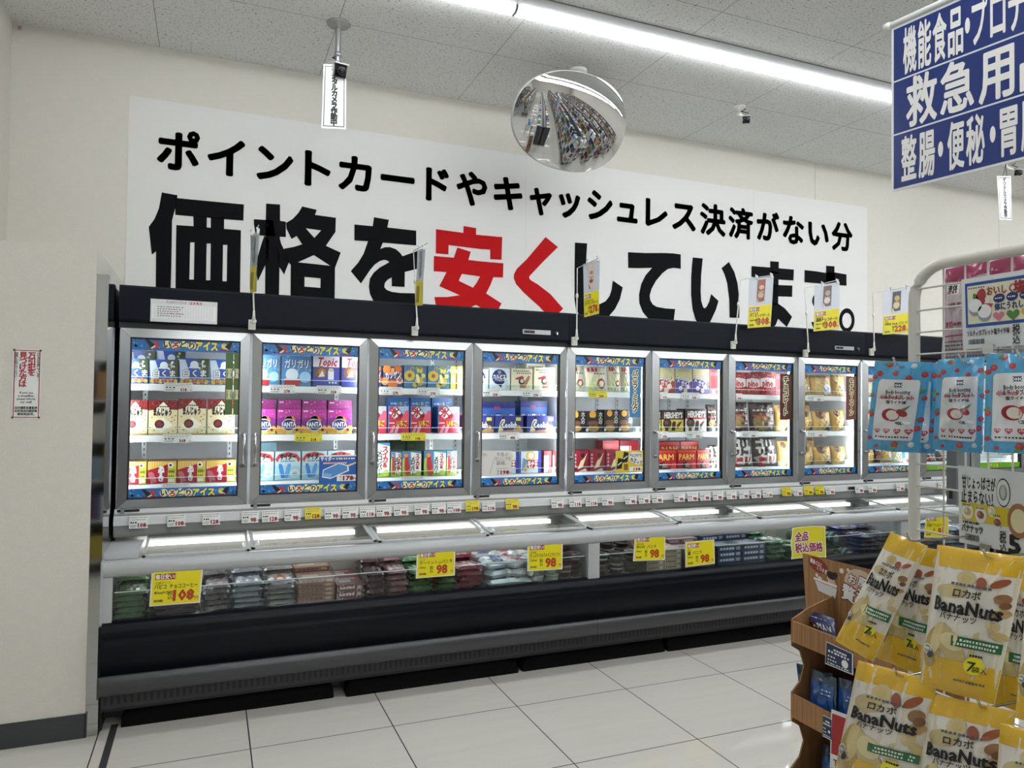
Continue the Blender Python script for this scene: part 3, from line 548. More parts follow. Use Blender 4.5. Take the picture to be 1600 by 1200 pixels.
def d_mona(P):
    P.rect(0, 0, 1, 1, c_('e4e6e6'), 0); P.rect(.86, 0, 1, 1, c_('2440a4'), 1); P.rect(0, 0, .05, 1, c_('2440a4'), 1); P.disc(.5, .78, .22, c_('e2c878'), 1); P.disc(.52, .8, .14, c_('f2ead0'), 2); P.poly([(.08, .1), (.3, .2), (.36, .6), (.14, .7)], c_('6a9ac0'), 1); P.poly([(.2, .05), (.34, .1), (.3, .5)], c_('d8b860'), 2); P.rect(.34, .2, .86, .6, c_('b8242a'), 3); P.text('モナ王', .6, .4, .3, WHITE, 5, .07, w=.46)
def d_cartonend(P):
    P.rect(0, 0, 1, 1, c_('8c1c26'), 0); P.rect(.0, .0, .5, .8, c_('e4e0dc'), 1); P.rect(.55, .1, .62, .8, c_('d8a0a0'), 1)
def d_maroon(P):
    P.rect(0, 0, 1, 1, c_('84182a'), 0); P.poly([(.3, .1), (.62, .2), (.92, .9), (.7, .62), (.5, .5)], c_('d8cba0'), 2); P.disc(.62, .76, .12, c_('2a1210'), 2); P.rect(.06, .2, .24, .9, c_('7a1424'), 2); [P.rect(.09, .22 + .17 * q, .21, .33 + .17 * q, c_('c89aa0'), 3) for q in range(4)]; P.poly([(.35, .0), (.9, .0), (.8, .14)], c_('e6ddc0'), 2)
def d_red(P): P.rect(0, 0, 1, 1, c_('b81c24'), 0); P.rect(0, .75, 1, .9, c_('cf4a4e'), 1)
def d_super(col):
    def f(P):
        P.rect(0, 0, 1, 1, c_('dcd3b0'), 0); P.disc(.5, .75, .5, c_('cfc48e'), 1, .3); P.poly([(0, 0), (1, 0), (1, .48), (0, .58)], c_(col), 2); P.text('スーパー', .45, .58, .24, c_('2a2a5a'), 4, .08, w=.8, rot=.08); P.text('スーパー', .45, .58, .24, WHITE, 5, .03, w=.76, rot=.08); P.text('カップ', .6, .4, .2, WHITE, 5, .04, w=.5)
        for u, v in ((.3, .2), (.75, .26), (.6, .1)): P.disc(u, v, .12, c_('e8d0c0'), 4)
    return f
def d_bars(col):
    def f(P):
        P.rect(0, 0, 1, 1, c_('33231e'), 0); P.rect(0, 0, 1, .56, c_(col), 1); P.text("HERSHEY'S", .53, .78, .30, c_('d6d2ce'), 3, .05, w=.82)
        if col != 'ccb84a': P.rect(0, .55, 1, .62, c_('b02a30'), 2)
        P.disc(.25, .38, .2, c_('38211a'), 2); P.disc(.22, .42, .08, c_('6a4434'), 3); bar(P, .55, .26, .17, .44, c_('3e2820'), 3, .1); P.poly([(.72, .1), (.95, .5), (.8, .44), (.68, .3)], c_('4a3024'), 2); P.rect(.16, .02, .3, .18, c_('4a3428'), 2)
    return f
def d_gold_parm(P):
    P.rect(0, 0, 1, 1, c_('a8161c'), 0); P.rect(0, .88, 1, 1, c_('c23a34'), 1); P.text('PARM', .48, .66, .36, c_('e8b850'), 3, .025, w=.78)
    P.poly([(.25, .0), (.3, .3), (.48, .42), (.72, .0)], c_('2c1610'), 2); P.poly([(.4, .08), (.44, .3), (.56, .3), (.66, .06)], c_('8c7a70'), 3); P.poly([(.75, .0), (.84, .36), (.98, .3), (.98, 0)], c_('cf4440'), 2)
def d_pino(P):
    P.rect(0, 0, 1, 1, c_('a01f28'), 0); r = random.Random(6)
    for q in range(26): blob(P, r.random(), r.choice((r.uniform(.02, .32), r.uniform(.72, .98))), .05, c_(r.choice(('c8545a', 'e0a0a0', '7a1018', 'd8807e'))), 1, 8)
    P.poly([(0, .36), (.5, .3), (1, .36), (1, .7), (.5, .76), (0, .7)], c_('e0d4d0'), 2); P.text('pino', .5, .52, .34, c_('a81a24'), 4, .045, w=.72)
def d_choco(P):
    P.rect(0, 0, 1, 1, c_('2e201c'), 0); P.disc(.4, .3, .3, c_('8c7448'), 1); P.disc(.7, .2, .2, c_('5a3c2a'), 1); P.rect(.1, .5, .8, .56, c_('a83a30'), 2); P.dashes(.1, .68, .8, .06, c_('b8aa9a'), 5, 2); P.vtext('チョコ', .84, .8, .18, c_('cfc4b4'), 3, .04)
def d_choco2(P):
    P.rect(0, 0, 1, 1, c_('38302c'), 0)
    for q in range(3): P.text('ゴリゴリ'[q:q + 2], .4 + .1 * q, .75 - .25 * q, .3, c_('c6c2bc'), 3, .07); 
    P.disc(.35, .15, .2, c_('96302e'), 2); P.disc(.75, .25, .14, c_('b0483e'), 2); P.poly([(.0, .3), (.3, .4), (.2, .1)], c_('8e8a86'), 2)
def d_monaka(P):
    P.rect(0, 0, 1, 1, c_('b8965a'), 0); P.disc(.5, .35, .36, c_('c8a868'), 1); P.disc(.72, .3, .2, c_('dfe2e6'), 2); P.text('しろ', .7, .3, .16, c_('3a5a9a'), 3, .04); P.rect(0, .86, 1, 1, c_('8a6a36'), 1); P.disc(.3, .7, .12, c_('d8bc80'), 2)
def d_cone(P):
    P.rect(0, 0, 1, 1, c_('c09a52'), 0); P.poly([(.1, .9), (.6, .9), (.4, .1)], c_('d8b264'), 1); P.disc(.36, .84, .22, c_('5a3a24'), 2); P.poly([(.55, .0), (1, .0), (1, .55), (.8, .3)], c_('26242a'), 2); P.text('コーン', .6, .5, .14, c_('f0ead8'), 3, .05)
def d_cups(P):
    P.rect(0, 0, 1, 1, c_('241c1c'), 0); P.disc(.4, .84, .2, c_('d89a34'), 1); P.disc(.4, .62, .28, c_('1a1416'), 2, .08); P.disc(.42, .42, .32, c_('6a4a2c'), 1, .14); P.disc(.45, .18, .34, c_('b0844a'), 1, .16); P.disc(.08, .1, .09, c_('d8d8da'), 3); P.vtext('大人の', .86, .95, .18, c_('c8c4bc'), 3, .03)
def d_okoshi(P):
    P.rect(0, 0, 1, 1, c_('ddd2b4'), 0); P.dashes(.08, .76, .6, .16, c_('b02838'), 3, 3); P.poly([(.0, .1), (.3, .6), (.55, .3), (.5, .0)], c_('c8cf9a'), 1); P.disc(.7, .3, .22, c_('8c3a3c'), 1); P.disc(.7, .3, .12, c_('e2d4b4'), 2); P.dashes(.35, .66, .95, .05, INK2, 4, 2)
def d_green(P): P.rect(0, 0, 1, 1, c_('2c4028'), 0); P.dashes(.1, .6, .9, .1, c_('a8986a'), 5, 1); P.dashes(.1, .3, .9, .1, c_('7a3a2a'), 4, 1); P.disc(.5, .2, .2, c_('8aa048'), 1)
def d_deepblue(P): P.rect(0, 0, 1, 1, c_('2c6cb0'), 0); P.text('いちご', .6, .82, .1, c_('e0d86a'), 2, .03); P.dashes(.1, .8, .4, .05, WHITE, 4, 1)
def d_plainblue(P): P.rect(0, 0, 1, 1, c_('9cc4d4'), 0); P.disc(.3, .3, .2, c_('8a5a66'), 1); P.dashes(.5, .6, .9, .1, WHITE, 3, 1)
_PM = {}
def carton(design, w, d, h, body, top):
    k = ('c', design, round(w, 3), round(d, 3), round(h, 3))
    if k in _PM: return _PM[k]
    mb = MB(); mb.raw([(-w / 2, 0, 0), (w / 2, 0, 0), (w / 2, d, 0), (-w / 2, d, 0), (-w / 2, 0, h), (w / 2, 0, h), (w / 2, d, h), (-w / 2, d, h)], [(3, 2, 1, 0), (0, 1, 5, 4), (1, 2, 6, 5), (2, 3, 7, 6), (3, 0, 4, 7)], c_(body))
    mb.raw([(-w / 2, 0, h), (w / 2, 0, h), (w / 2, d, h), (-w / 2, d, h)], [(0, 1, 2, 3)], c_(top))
    design(Pan(mb, plane((-w / 2, -.0004, 0), (1, 0, 0), (0, 0, 1), w, h), w, h, .0003))
    T = Pan(mb, plane((-w / 2, 0, h + .0003), (1, 0, 0), (0, 1, 0), w, d), w, d, .0003); T.rect(.0, .46, 1, .47, c_(body), 0); T.dashes(.2, .2, .8, .12, c_(body), 5, 0)
    me = mb; _PM[k] = mb; return mb
def pouch_mesh(design, w, d, h, body, rough=.22):
    k = ('p', design, round(w, 3), round(d, 3), round(h, 3))
    if k in _PM: return _PM[k]
    mb = MB(); fs, W, H = quad4((-w / 2, 0, 0), (w / 2, 0, 0), (w / 2, d * .3, h), (-w / 2, d * .3, h), d * .45)
    r = random.Random(hash(round(w * 1000)) % 97); n = 10
    def S(u, v, q=0): return fs(u, v, q + .004 * math.sin(u * 23 + v * 7) * math.sin(v * 19) * (u * (1 - u) * 4))
    P = Pan(mb, S, W, H, .0004); P.rect(0, 0, 1, 1, mat(body, rough), -2, n)
    bk, _, _ = quad4((w / 2, 0, 0), (-w / 2, 0, 0), (-w / 2, d * .3, h), (w / 2, d * .3, h), d * .45); PB = Pan(mb, bk, W, H); PB.rect(0, 0, 1, 1, mat(body, rough), 0, 6)
    q = CurvPan(mb, S, W, H, .0012); design(q)
    P.rect(0, .965, 1, 1, mat(body, .3), 9, 4); P.rect(0, 0, 1, .03, mat(body, .3), 9, 4)
    _PM[k] = mb; return mb
def put(name, mb, loc, label, cat, group=None, rz=0):
    if getattr(mb, 'first', None) is not None: o = mb.first.copy(); COL.objects.link(o)
    else: o = mb.first = mb.build(name)
    for k in ('label', 'category', 'group', 'kind'):
        if k in o: del o[k]
    o.name = name; o.location = loc; o.rotation_euler = (0, 0, rz)
    return tag(o, label, cat, group)
SN = ('top', 'middle', 'bottom'); _rows = {}
def goods(door, shelf, xl, xr, ytop, design, desc, body, top=None, kind='carton', depth=.10, yf=4.05, lift=0, cat=None, ybot=None):
    y = yf; z = SZ[shelf] + lift
    A = aty(xl, ytop, y); B = aty(xr, ytop, y); A.x = max(A.x, XB[0] + .012); w = B.x - A.x - .002; h = max(.03, (A.z + B.z) / 2 - z)
    w = round(w, 2) if kind == 'carton' else round(w, 3); h = round(h, 2)
    mb = carton(design, w, depth, h, body, top or body) if kind == 'carton' else pouch_mesh(design, w, depth * .6, h, body)
    k = (door, shelf, 'at the back' if yf > 4.08 or lift else 'in front'); _rows[k] = _rows.get(k, 0) + 1
    nm = 'ice_cream_box' if kind == 'carton' else 'ice_cream_pouch'
    put(nm, mb, ((A.x + B.x) / 2, y + (.012 if kind != 'carton' else 0), z), f'{desc}, {ORD[_rows[k] - 1]} {k[2]}, {SN[shelf]} shelf, {ORD[door - 1]} freezer door', 'ice cream', f'ice cream in door {door} {SN[shelf]} shelf')
G = goods
# ---- door 1
for a, b_ in ((186, 232), (233, 279.5), (280.5, 327), (328, 374.5)): G(1, 0, a, b_, 561, d_bear, 'navy box with white bear lettering', '22407e', '3a5a9a')
for a, b_ in ((199, 243), (246, 290)): G(1, 0, a, b_, 547, d_bear, 'navy box standing higher behind', '22407e', '3a5a9a', yf=4.19)
for a, b_ in ((187, 232), (233, 277.5), (278.5, 323), (324, 368.5)): G(1, 1, a, b_, 624.5, d_manju, 'cream box with dark red beans', '5a1a1a', '6a2a24')
for a, b_ in ((185, 230), (231, 276), (277, 322), (323, 368)): G(1, 2, a, b_, 720.5, d_azuki, 'red and yellow bean bar box', '8c6a40', '9c7a58', depth=.16)
# ---- door 2
for a, b_ in ((395, 437), (440, 487)): G(2, 0, a, b_, 556, d_soda, 'blue soda ice box', '2a5a8c', '3a6a9c')
for a, b_ in ((489, 531), (534, 575)): G(2, 0, a, b_, 556, d_walnut, 'violet box with walnuts', '33388a', 'd8d6da')
for a, b_ in ((393, 431.5), (432.5, 471), (472, 510.5), (512, 550)): G(2, 1, a, b_, 640.5, d_grape, 'purple grape soda ice box', '5a2468', '6a2a78')
for a, b_ in ((405, 430), (434, 471), (473, 510), (513, 550)): G(2, 1, a, b_, 624.5, d_grape, 'purple grape box standing higher behind', '5a2468', '6a2a78', yf=4.18)
for a, b_ in ((390, 428.5), (430, 470), (471.5, 511.5), (513, 553)): G(2, 2, a, b_, 705.5, d_cider, 'pale blue cider bar box with red ribbon', '9cc0cc', 'c4dce2')
G(2, 2, 402, 432, 690, d_plainblue, 'plain pale blue box', '8cb4c4', yf=4.2)
# ---- door 3
for a, b_ in ((573, 597), (598.5, 629.5)): G(3, 0, a, b_, 572, d_orange, 'navy box with oranges', '26386a')
for a, b_ in ((631, 667), (668, 703.5)): G(3, 0, a, b_, 571, d_pine, 'blue box with yellow pineapple', '4a6a84')
for a, b_ in ((704, 712.5), (714, 728)): G(3, 0, a, b_, 572, d_pineback, 'bright yellow box seen narrow', 'd8c840')
for a, b_ in ((571, 604), (606, 640), (641, 674), (684, 718.5)): G(3, 1, a, b_, 635.5, d_ichigo, 'red shaved ice box with white diamond', '2a5a94', '3a78b8')
for a, b_ in ((607, 640), (641, 673), (675, 706)): G(3, 1, a, b_, 622.5, d_deepblue, 'blue carton back row standing higher', '2f74b0', yf=4.17)
for a, b_, yt in ((573, 609, 693), (610, 628, 706.5), (629, 658, 704.5), (663, 696.5, 704.5), (697.5, 714, 704)): G(3, 2, a, b_, yt, d_melon, 'watermelon and melon bar box', '4a7a3a', '6a8a5a')
for a, b_ in ((607, 634), (636, 664)): G(3, 2, a, b_, 688, d_green, 'dark green carton', '24341f', yf=4.2)
# ---- door 4
for a, b_ in ((733, 763.5), (764.5, 797.5)): G(4, 0, a, b_, 575.5, d_calpis, 'white box with navy speech bubble', 'ccd6da')
for a, b_ in ((799, 832), (834, 867.5)): G(4, 0, a, b_, 575, d_hand, 'cream box with a brown hand', 'd2caa6')
for a, b_ in ((822, 853),): G(4, 0, a, b_, 569, d_hand, 'cream box standing higher behind', 'd2caa6', yf=4.19)
for a, b_ in ((727, 771.5), (773, 818), (823, 868)): G(4, 1, a, b_, 649, d_cookish, 'navy box with a cream swirl', '1e2c6a', '26387c')
for a, b_ in ((752, 805), (813, 855.5)): G(4, 1, a, b_, 627.5, d_soft, 'blue soft ice box stacked higher', '264c94', yf=4.13)
for a, b_ in ((777, 810.5), (812.5, 845.5)): G(4, 2, a, b_, 705, d_mona, 'white wafer ice box with red panel', 'd2d4d4')
for a, b_ in ((850, 862), (863, 869)): G(4, 2, a, b_, 704, d_cartonend, 'maroon carton with white end', '7c2a2e')
# ---- door 5
for a, b_ in ((888, 914.5), (916, 949.5), (951, 971), (972, 986)): G(5, 0, a, b_, 571, d_okoshi, 'cream foil pouch with red lettering', 'd8ceb2', kind='p')
for a, b_ in ((888, 914.5), (915.5, 942), (943.5, 966), (967, 988)): G(5, 1, a, b_, 641.5, d_cups, 'dark box with stacked golden sweets', '1f1717')
for a, b_ in ((895, 920), (921, 945.5), (946.5, 971)): G(5, 2, a, b_, 703.5, d_maroon, 'maroon box with cream wedge', '6e1a28', '7a2a30')
G(5, 2, 942, 967, 688, d_red, 'bright red carton', '9c1a22', yf=4.2); G(5, 2, 969, 997, 688, d_cartonend, 'striped red carton', '7c2a2e', yf=4.2)
# ---- door 6
G(6, 0, 1021, 1054.5, 576, d_super('a8302c'), 'cream and red ice cup box', 'd0c8a4')
for a, b_ in ((1056, 1081), (1082.5, 1108)): G(6, 0, a, b_, 576, d_super('4a3c90'), 'cream and violet ice cup box', 'd0c8a4')
G(6, 0, 1110, 1121, 578, d_red, 'red and white narrow box', 'd8c8c0')
for a, b_, col in ((1018, 1032, 'ccb84a'), (1033.5, 1068.5, 'ccb84a'), (1070.5, 1104, 'd8cfc8')): G(6, 1, a, b_, 640, d_bars(col), 'dark box with silver capitals and ' + ('yellow base' if col == 'ccb84a' else 'white base'), '2a1d18')
G(6, 1, 1106, 1121, 632, d_choco, 'dark foil pouch', '3a2824', kind='p')
for a, b_ in ((1019, 1057), (1058.5, 1088), (1089, 1109)): G(6, 2, a, b_, 703, d_gold_parm, 'deep red box with gold capitals', '8c141a', 'a02a28')
for a, b_ in ((1031, 1062), (1063, 1092)): G(6, 2, a, b_, 689, d_gold_parm, 'deep red box standing higher behind', '8c141a', yf=4.18)
G(6, 2, 1110, 1122, 696, d_choco2, 'black and white foil pouch', '2c2624', kind='p')
# ---- door 7
for a, b_ in ((1143, 1165), (1166, 1187.5), (1188.5, 1211)): G(7, 0, a, b_, 582, d_pino, 'dark red dotted box with white band', '8c1a22')
G(7, 0, 1212, 1222, 584, d_red, 'plain red carton edge', 'a82a34')
for a, b_ in ((1143, 1171), (1173, 1212)): G(7, 1, a, b_, 628, d_choco, 'dark brown foil pouch', '2a1c18', kind='p')
G(7, 1, 1213, 1236, 634, d_cone, 'golden cone pouch', 'b88a4a', kind='p')
for a, b_ in ((1144, 1177), (1178, 1217)): G(7, 2, a, b_, 684, d_choco2, 'black foil pouch with pale lettering', '2e2826', kind='p')
G(7, 2, 1218, 1237, 690, d_cone, 'golden cone pouch', 'c8a04a', kind='p')
# ---- door 8
for a, b_ in ((1254, 1267), (1268, 1301), (1302, 1322)): G(8, 0, a, b_, 585, d_monaka, 'gold wafer pouch', 'b4935a', kind='p')
for a, b_ in ((1254, 1271), (1272, 1300), (1301, 1322)): G(8, 1, a, b_, 642, d_cone, 'gold cone pouch', 'ae8a4a', kind='p')
G(8, 1, 1256, 1268, 628, d_monaka, 'gold wafer pouch', 'b08c4c', kind='p', yf=4.16)
for a, b_ in ((1254, 1273), (1274, 1301), (1302, 1324)): G(8, 2, a, b_, 697, d_cone, 'gold cone pouch', 'ac8850', kind='p')
G(8, 2, 1257, 1276, 684, d_monaka, 'gold wafer pouch', 'a88450', kind='p', yf=4.16)
# ---- doors 9 and 10
for a, b_, dn, ds in ((1357, 1367, d_cone, 'gold cone pouch'), (1368, 1378, d_choco, 'brown foil pouch'), (1379, 1395, d_monaka, 'pale gold wafer pouch'), (1396, 1412, d_okoshi, 'cream foil pouch'), (1413, 1425, d_soda, 'blue foil pouch')):
    G(9, 2, a, b_, 696, dn, ds, '8c7450' if dn != d_soda else '4a5ea0', kind='p')
for a, b_, dn, ds in ((1357, 1372, d_okoshi, 'cream foil pouch'), (1373, 1390, d_monaka, 'gold wafer pouch'), (1391, 1409, d_cone, 'gold cone pouch')):
    G(9, 0, a, b_, 590, dn, ds, 'a88c58', kind='p'); G(9, 1, a, b_, 640, dn, ds, 'a88c58', kind='p')
for a, b_ in ((1446, 1464), (1465, 1483)): G(10, 2, a, b_, 704, d_choco2, 'dark foil pouch with white lettering', '2a2636', kind='p')
for a, b_ in ((1446, 1464), (1465, 1483), (1484, 1500)): G(10, 1, a, b_, 645, d_choco, 'dark brown foil pouch', '2a2020', kind='p'); G(10, 0, a, b_, 590, d_pino, 'dark red dotted box', '8c1a22')
# ================================================================ PRICE TAGS, CARDS AND SIGNS ON THE FREEZERS
CRIM = mat('8e1c20', .45); YCARD = mat('dccf10', .4); ORG = mat('a83a1c', .45)
def sheet(mb, S, m, th=.0006, n=1):
    g = [(i / n, j / n) for j in range(n + 1) for i in range(n + 1)]; N = len(g)
    f = [(j * (n + 1) + i, j * (n + 1) + i + 1, (j + 1) * (n + 1) + i + 1, (j + 1) * (n + 1) + i) for j in range(n) for i in range(n)]
    mb.raw([S(u, v, 0) for u, v in g], f, m, n > 1); mb.raw([S(u, v, -th) for u, v in g], [q[::-1] for q in f], m, n > 1)
_TG = {}
def tagmesh(price, yel, w=.078, h=.058, tilt=.010):
    k = (price, yel, w, h)
    if k in _TG: return _TG[k]
    mb = MB(); S, W, H = quad4((-w / 2, -tilt, -h / 2), (w / 2, -tilt, -h / 2), (w / 2, 0, h / 2), (-w / 2, 0, h / 2)); P = Pan(mb, S, W, H, .0003)
    sheet(mb, S, YCARD if yel else mat('e2e3e0', .5)); r = random.Random(len(price) + int(price))
    P.dashes(.05, .84, .95, .05, INK2, 9, 1, 3); P.dashes(.05, .66, .9, .05, INK2, 8, 1, 5)
    P.dashes(.06, .40, .42, .13, INK, 3, 1, int(price)); P.dashes(.06, .22, .4, .05, INK2, 5, 1); P.dashes(.06, .10, .36, .06, INK, 9, 1)
    P.text(price, .68, .26, .36, CRIM, 2, .05, maxw=.46); P.text('円', .94, .18, .13, CRIM, 2, .02)
    _TG[k] = mb; return mb
TG = [(201,233,'108',0),(260,292,'108',0),(315,346,'128',0),(376,406,'98',0),(407,438,'128',0),(443,471,'98',0),(475,502.5,'128',1),(506,532.5,'98',0),(533.5,560,'98',0),(561,586.5,'118',0),(587.5,611,'98',0),(613.5,639,'98',0),(646,671,'98',0),(673.6,696.5,'98',0),(697.5,720,'108',0),(725,750,'198',1),(751.5,774,'118',0),(787,812,'98',1),(858,882,'98',0),(887,909,'118',0),(912,934,'118',0),(938,959,'98',0),(974,995,'98',0),(996,1015,'98',0),(1016,1036,'98',0),(1049,1071,'98',0),(1072,1090,'98',0),(1091,1110,'98',0),(1110.5,1130,'98',0),(1132,1151,'98',0),(1152,1170,'98',0),(1172,1188,'98',0),(1188.5,1207,'118',0),(1218,1237,'98',1),(1238,1253,'98',0),(1253.5,1270,'98',1),(1270.5,1288,'98',1),(1288.5,1303,'98',0),(1332,1350,'98',0),(1353,1370,'98',0),(1397,1413,'98',0),(1414,1430,'98',0),(1462,1478,'98',0)]
cnt = {}
for a, b_, pr, y in TG:
    yy = 808 - (a - 217) * .0445
    A, B = aty(a, yy, 3.899), aty(b_, yy, 3.899); w = round(max(.062, min(.082, B.x - A.x)), 2)
    x = (A.x + B.x) / 2; d = max(0, min(10, int((x + .405) / .597))); cnt[d] = cnt.get(d, 0) + 1
    put('price_tag', tagmesh(pr, y, w), (x, 3.8945, .862 + (.004 if y else 0)), f"{'yellow' if y else 'white'} price tag reading {pr}, {ORD[cnt[d] - 1]} from left on the sill below the {ORD[d]} door", 'price tag', 'price tags along the sill')
SH = [(1,0,279,607,46,'318',0),(1,1,277,684,46,'368',0),(1,2,275,756,46,'278',0),(2,0,441,609,42,'278',0),(2,0,514,612,38,'358',0),(2,1,482,682,41,'218',1),(3,0,611,612,37,'278',0),(3,0,670,612.5,35,'278',0),(3,1,646,681.5,37,'198',1),(3,2,645,746,37,'228',0),(4,0,768,616,30,'228',0),(4,0,831,617,31,'278',0),(4,1,795,675,32,'498',0),(5,0,934,618,29,'298',1),(5,2,954,730,20,'198',0),(6,0,1035,618,17,'318',0),(6,0,1079,619,27,'318',0),(6,1,1035,678,17,'258',0),(6,1,1085,678.5,25,'258',0),(6,2,1061,731,26,'338',0),(7,0,1152,622,14,'398',0),(7,1,1172,677.5,25,'308',0),(7,2,1171,731,25,'308',0),(8,0,1274,623,27,'298',0),(8,1,1276,679,30,'298',0),(8,2,1276,728,28,'298',0),(9,2,1385,723,20,'298',0)]
cnt = {}
for d, s, x, y, w, pr, ye in SH:
    A = aty(x, y, 4.004); W = abs(aty(x + w / 2, y, 4.004).x - aty(x - w / 2, y, 4.004).x); k = (d, s); cnt[k] = cnt.get(k, 0) + 1
    put('price_tag', tagmesh(pr, ye, round(W, 2), .044, .004), (A.x, 4.004, SZ[s] - .018), f"{'yellow' if ye else 'white'} shelf price tag {pr}, {ORD[cnt[k] - 1]} on the {SN[s]} shelf edge, {ORD[d - 1]} door", 'price tag', 'price tags on the shelf edges')
# ---------------------------------------------------------------- big yellow price cards on the chest glass
def daily(P, price, lines, L=2):
    P.rect(0, 0, 1, 1, YCARD, L - 1, 6); P.rect(.045, .76, .47, .94, CRIM, L); P.text('毎日安い!', .257, .85, .13, WHITE, L + 1, .03, maxw=.40)
    y = .66
    for i, (t, h, al) in enumerate(lines): P.text(t, .05, y, h, INK, L, .02 if i else 0, al='l', maxw=.9); y -= h + .045
    P.text('税', .38, .34, .12, INK, L, .01); P.text('込', .38, .21, .12, INK, L, .01)
    P.text(price, .67, .27, .36, ORG, L, .05, maxw=.50); P.text('円', .95, .14, .1, ORG, L, .02); P.dashes(.05, .08, .24, .07, INK, 12, L)
def card(name, bl, br, tr, tl, y, price, lines, label, clear=True):
    q = [aty(*p, y) for p in (bl, br, tr, tl)]; o = sum(q, Vector()) / 4
    t = thing(name, o, label, 'price card', 'yellow price cards on the chest glass')
    S, W, H = quad4(*q); mb = MB(); sheet(mb, S, mat('d9dac8', .3), .0012); mb.build('plastic_sleeve', t)
    mb = MB(); S2 = lambda u, v, n=0: S(.035 + .93 * u, .035 + .93 * v, n + .0006); P = Pan(mb, S2, W * .93, H * .93, .0004); daily(P, price, lines); mb.build('printed_card', t)
card('price_card', (233, 948), (312.5, 941.5), (317.5, 888.5), (237, 892.5), 3.577, '108', [('江崎グリコ', .07, 0), ('パピコ  チョココーヒー', .13, 0), ('80ml×2', .1, 0)], 'yellow price card reading 108 on the left end of the chest glass')
card('price_card', (649.7, 904), (710.6, 899), (711.6, 856), (651.6, 861), 3.577, '98', [('ロッテ', .07, 0), ('クーリッシュバニラ', .13, 0), ('140ml', .09, 0)], 'yellow price card reading 98 in front of the green packs')
card('price_card', (824, 892.8), (878.8, 889.6), (879.3, 845.4), (824, 848.4), 3.577, '98', [('北海道', .07, 0), ('たっぷりミルクのバニラソフト', .13, 0), ('220ml', .09, 0)], 'yellow price card reading 98 just left of the grey glass post')
card('price_card', (989, 877), (1039, 875), (1039.7, 834.7), (991.9, 836.6), 3.577, '98', [('森永乳業', .07, 0), ('MOW  バニラ', .13, 0), ('140ml', .09, 0)], 'yellow price card reading 98 just right of the grey glass post')
card('price_card', (1071, 886.6), (1117, 880.6), (1116, 842.8), (1070.6, 847), 3.577, '98', [('明治', .07, 0), ('爽  バニラ', .13, 0), ('185ml', .09, 0)], 'yellow price card reading 98 hanging lower, in front of navy boxes')
card('price_card', (1444, 840), (1482, 840), (1482, 803), (1446, 805), 3.577, '91', [('赤城', .07, 0), ('大袋アイスバー', .13, 0)], 'yellow price card on the chest glass seen through the wire rack')
q = [aty(*p, 3.57) for p in ((1236, 874), (1291, 871), (1289.7, 822), (1237, 825))]; S_, W_, H_ = quad4(*q)
mb = MB(); SW = lambda u, v, n=0: S_(u + .018 * math.sin(v * 9) * (1 - u), v + .03 * math.sin(u * 3.1), n); sheet(mb, SW, mat('e0ddb0', .4), .0008, 10)
P = Pan(mb, lambda u, v, n=0: SW(.03 + .94 * u, .03 + .94 * v, n), W_, H_, .0008); P.rect(0, 0, 1, 1, mat('d2c82a', .4), 1, 10)
for t_, u, v in (('全品', .27, .70), ('税込価格', .5, .32)):
    w = .40 if t_ == '全品' else .84
    P.text(t_, u, v, .27, WHITE, 2, .10, w=w + .02); P.text(t_, u, v, .27, mat('8c2a4c', .45), 3, .035, w=w)
tag(mb.build('notice_sheet', origin=sum(q, Vector()) / 4), 'wavy yellow paper sheet with two lines of purple lettering on the chest glass', 'notice')
# ---------------------------------------------------------------- promo cards inside / on the doors
def flat(name, x0, y0, x1, y1, Y, draw, label, cat, base='e6e6e2', group=None, rough=.35, skew=0):
    A, B = aty(x0, (y0 + y1) / 2, Y).x, aty(x1, (y0 + y1) / 2, Y).x; zt = aty((x0 + x1) / 2, y0, Y).z; zb = aty((x0 + x1) / 2, y1, Y).z
    mb = MB(); S = plane((A, Y, zb), (1, 0, 0), (0, 0, 1), B - A, zt - zb); sheet(mb, S, mat(base, rough), .0012); P = Pan(mb, S, B - A, zt - zb, .0003); draw(P)
    return tag(mb.build(name, origin=((A + B) / 2, Y, zb)), label, cat, group)
def pr178(P):
    P.rect(0, 0, .98, .95, mat('1f5ca8', .4), 1); P.text('サイダー', .22, .87, .14, WHITE, 3, .04, w=.36); P.dashes(.44, .84, .95, .06, WHITE, 8, 3); P.rect(.1, .68, .72, .75, mat('b8322c', .4), 2); P.dashes(.11, .69, .72, .04, WHITE, 12, 3)
    P.poly([(.08, .2), (.3, .14), (.78, .42), (.76, .62), (.5, .72), (.1, .48)], WHITE, 2); P.poly([(.1, .24), (.3, .18), (.74, .44), (.72, .6), (.5, .68), (.12, .46)], mat('4f8ac8', .35), 3); P.poly([(.1, .24), (.3, .18), (.34, .32), (.12, .36)], mat('7aaee0', .35), 4); P.poly([(.74, .56), (.98, .7), (.98, .75), (.74, .64)], mat('d8c49a', .4), 3)
    P.rect(.46, .05, .97, .28, WHITE, 5); P.text('178', .76, .165, .17, mat('8a1a1c', .4), 6, .07, w=.26); P.text('円', .93, .13, .08, INK, 6, .02); P.text('税', .56, .21, .07, INK, 6); P.text('込', .56, .12, .07, INK, 6)
flat('promotion_card', 498.5, 711, 558.5, 754, 3.938, pr178, 'blue card showing a blue ice bar priced 178 in the second door', 'promotion card')
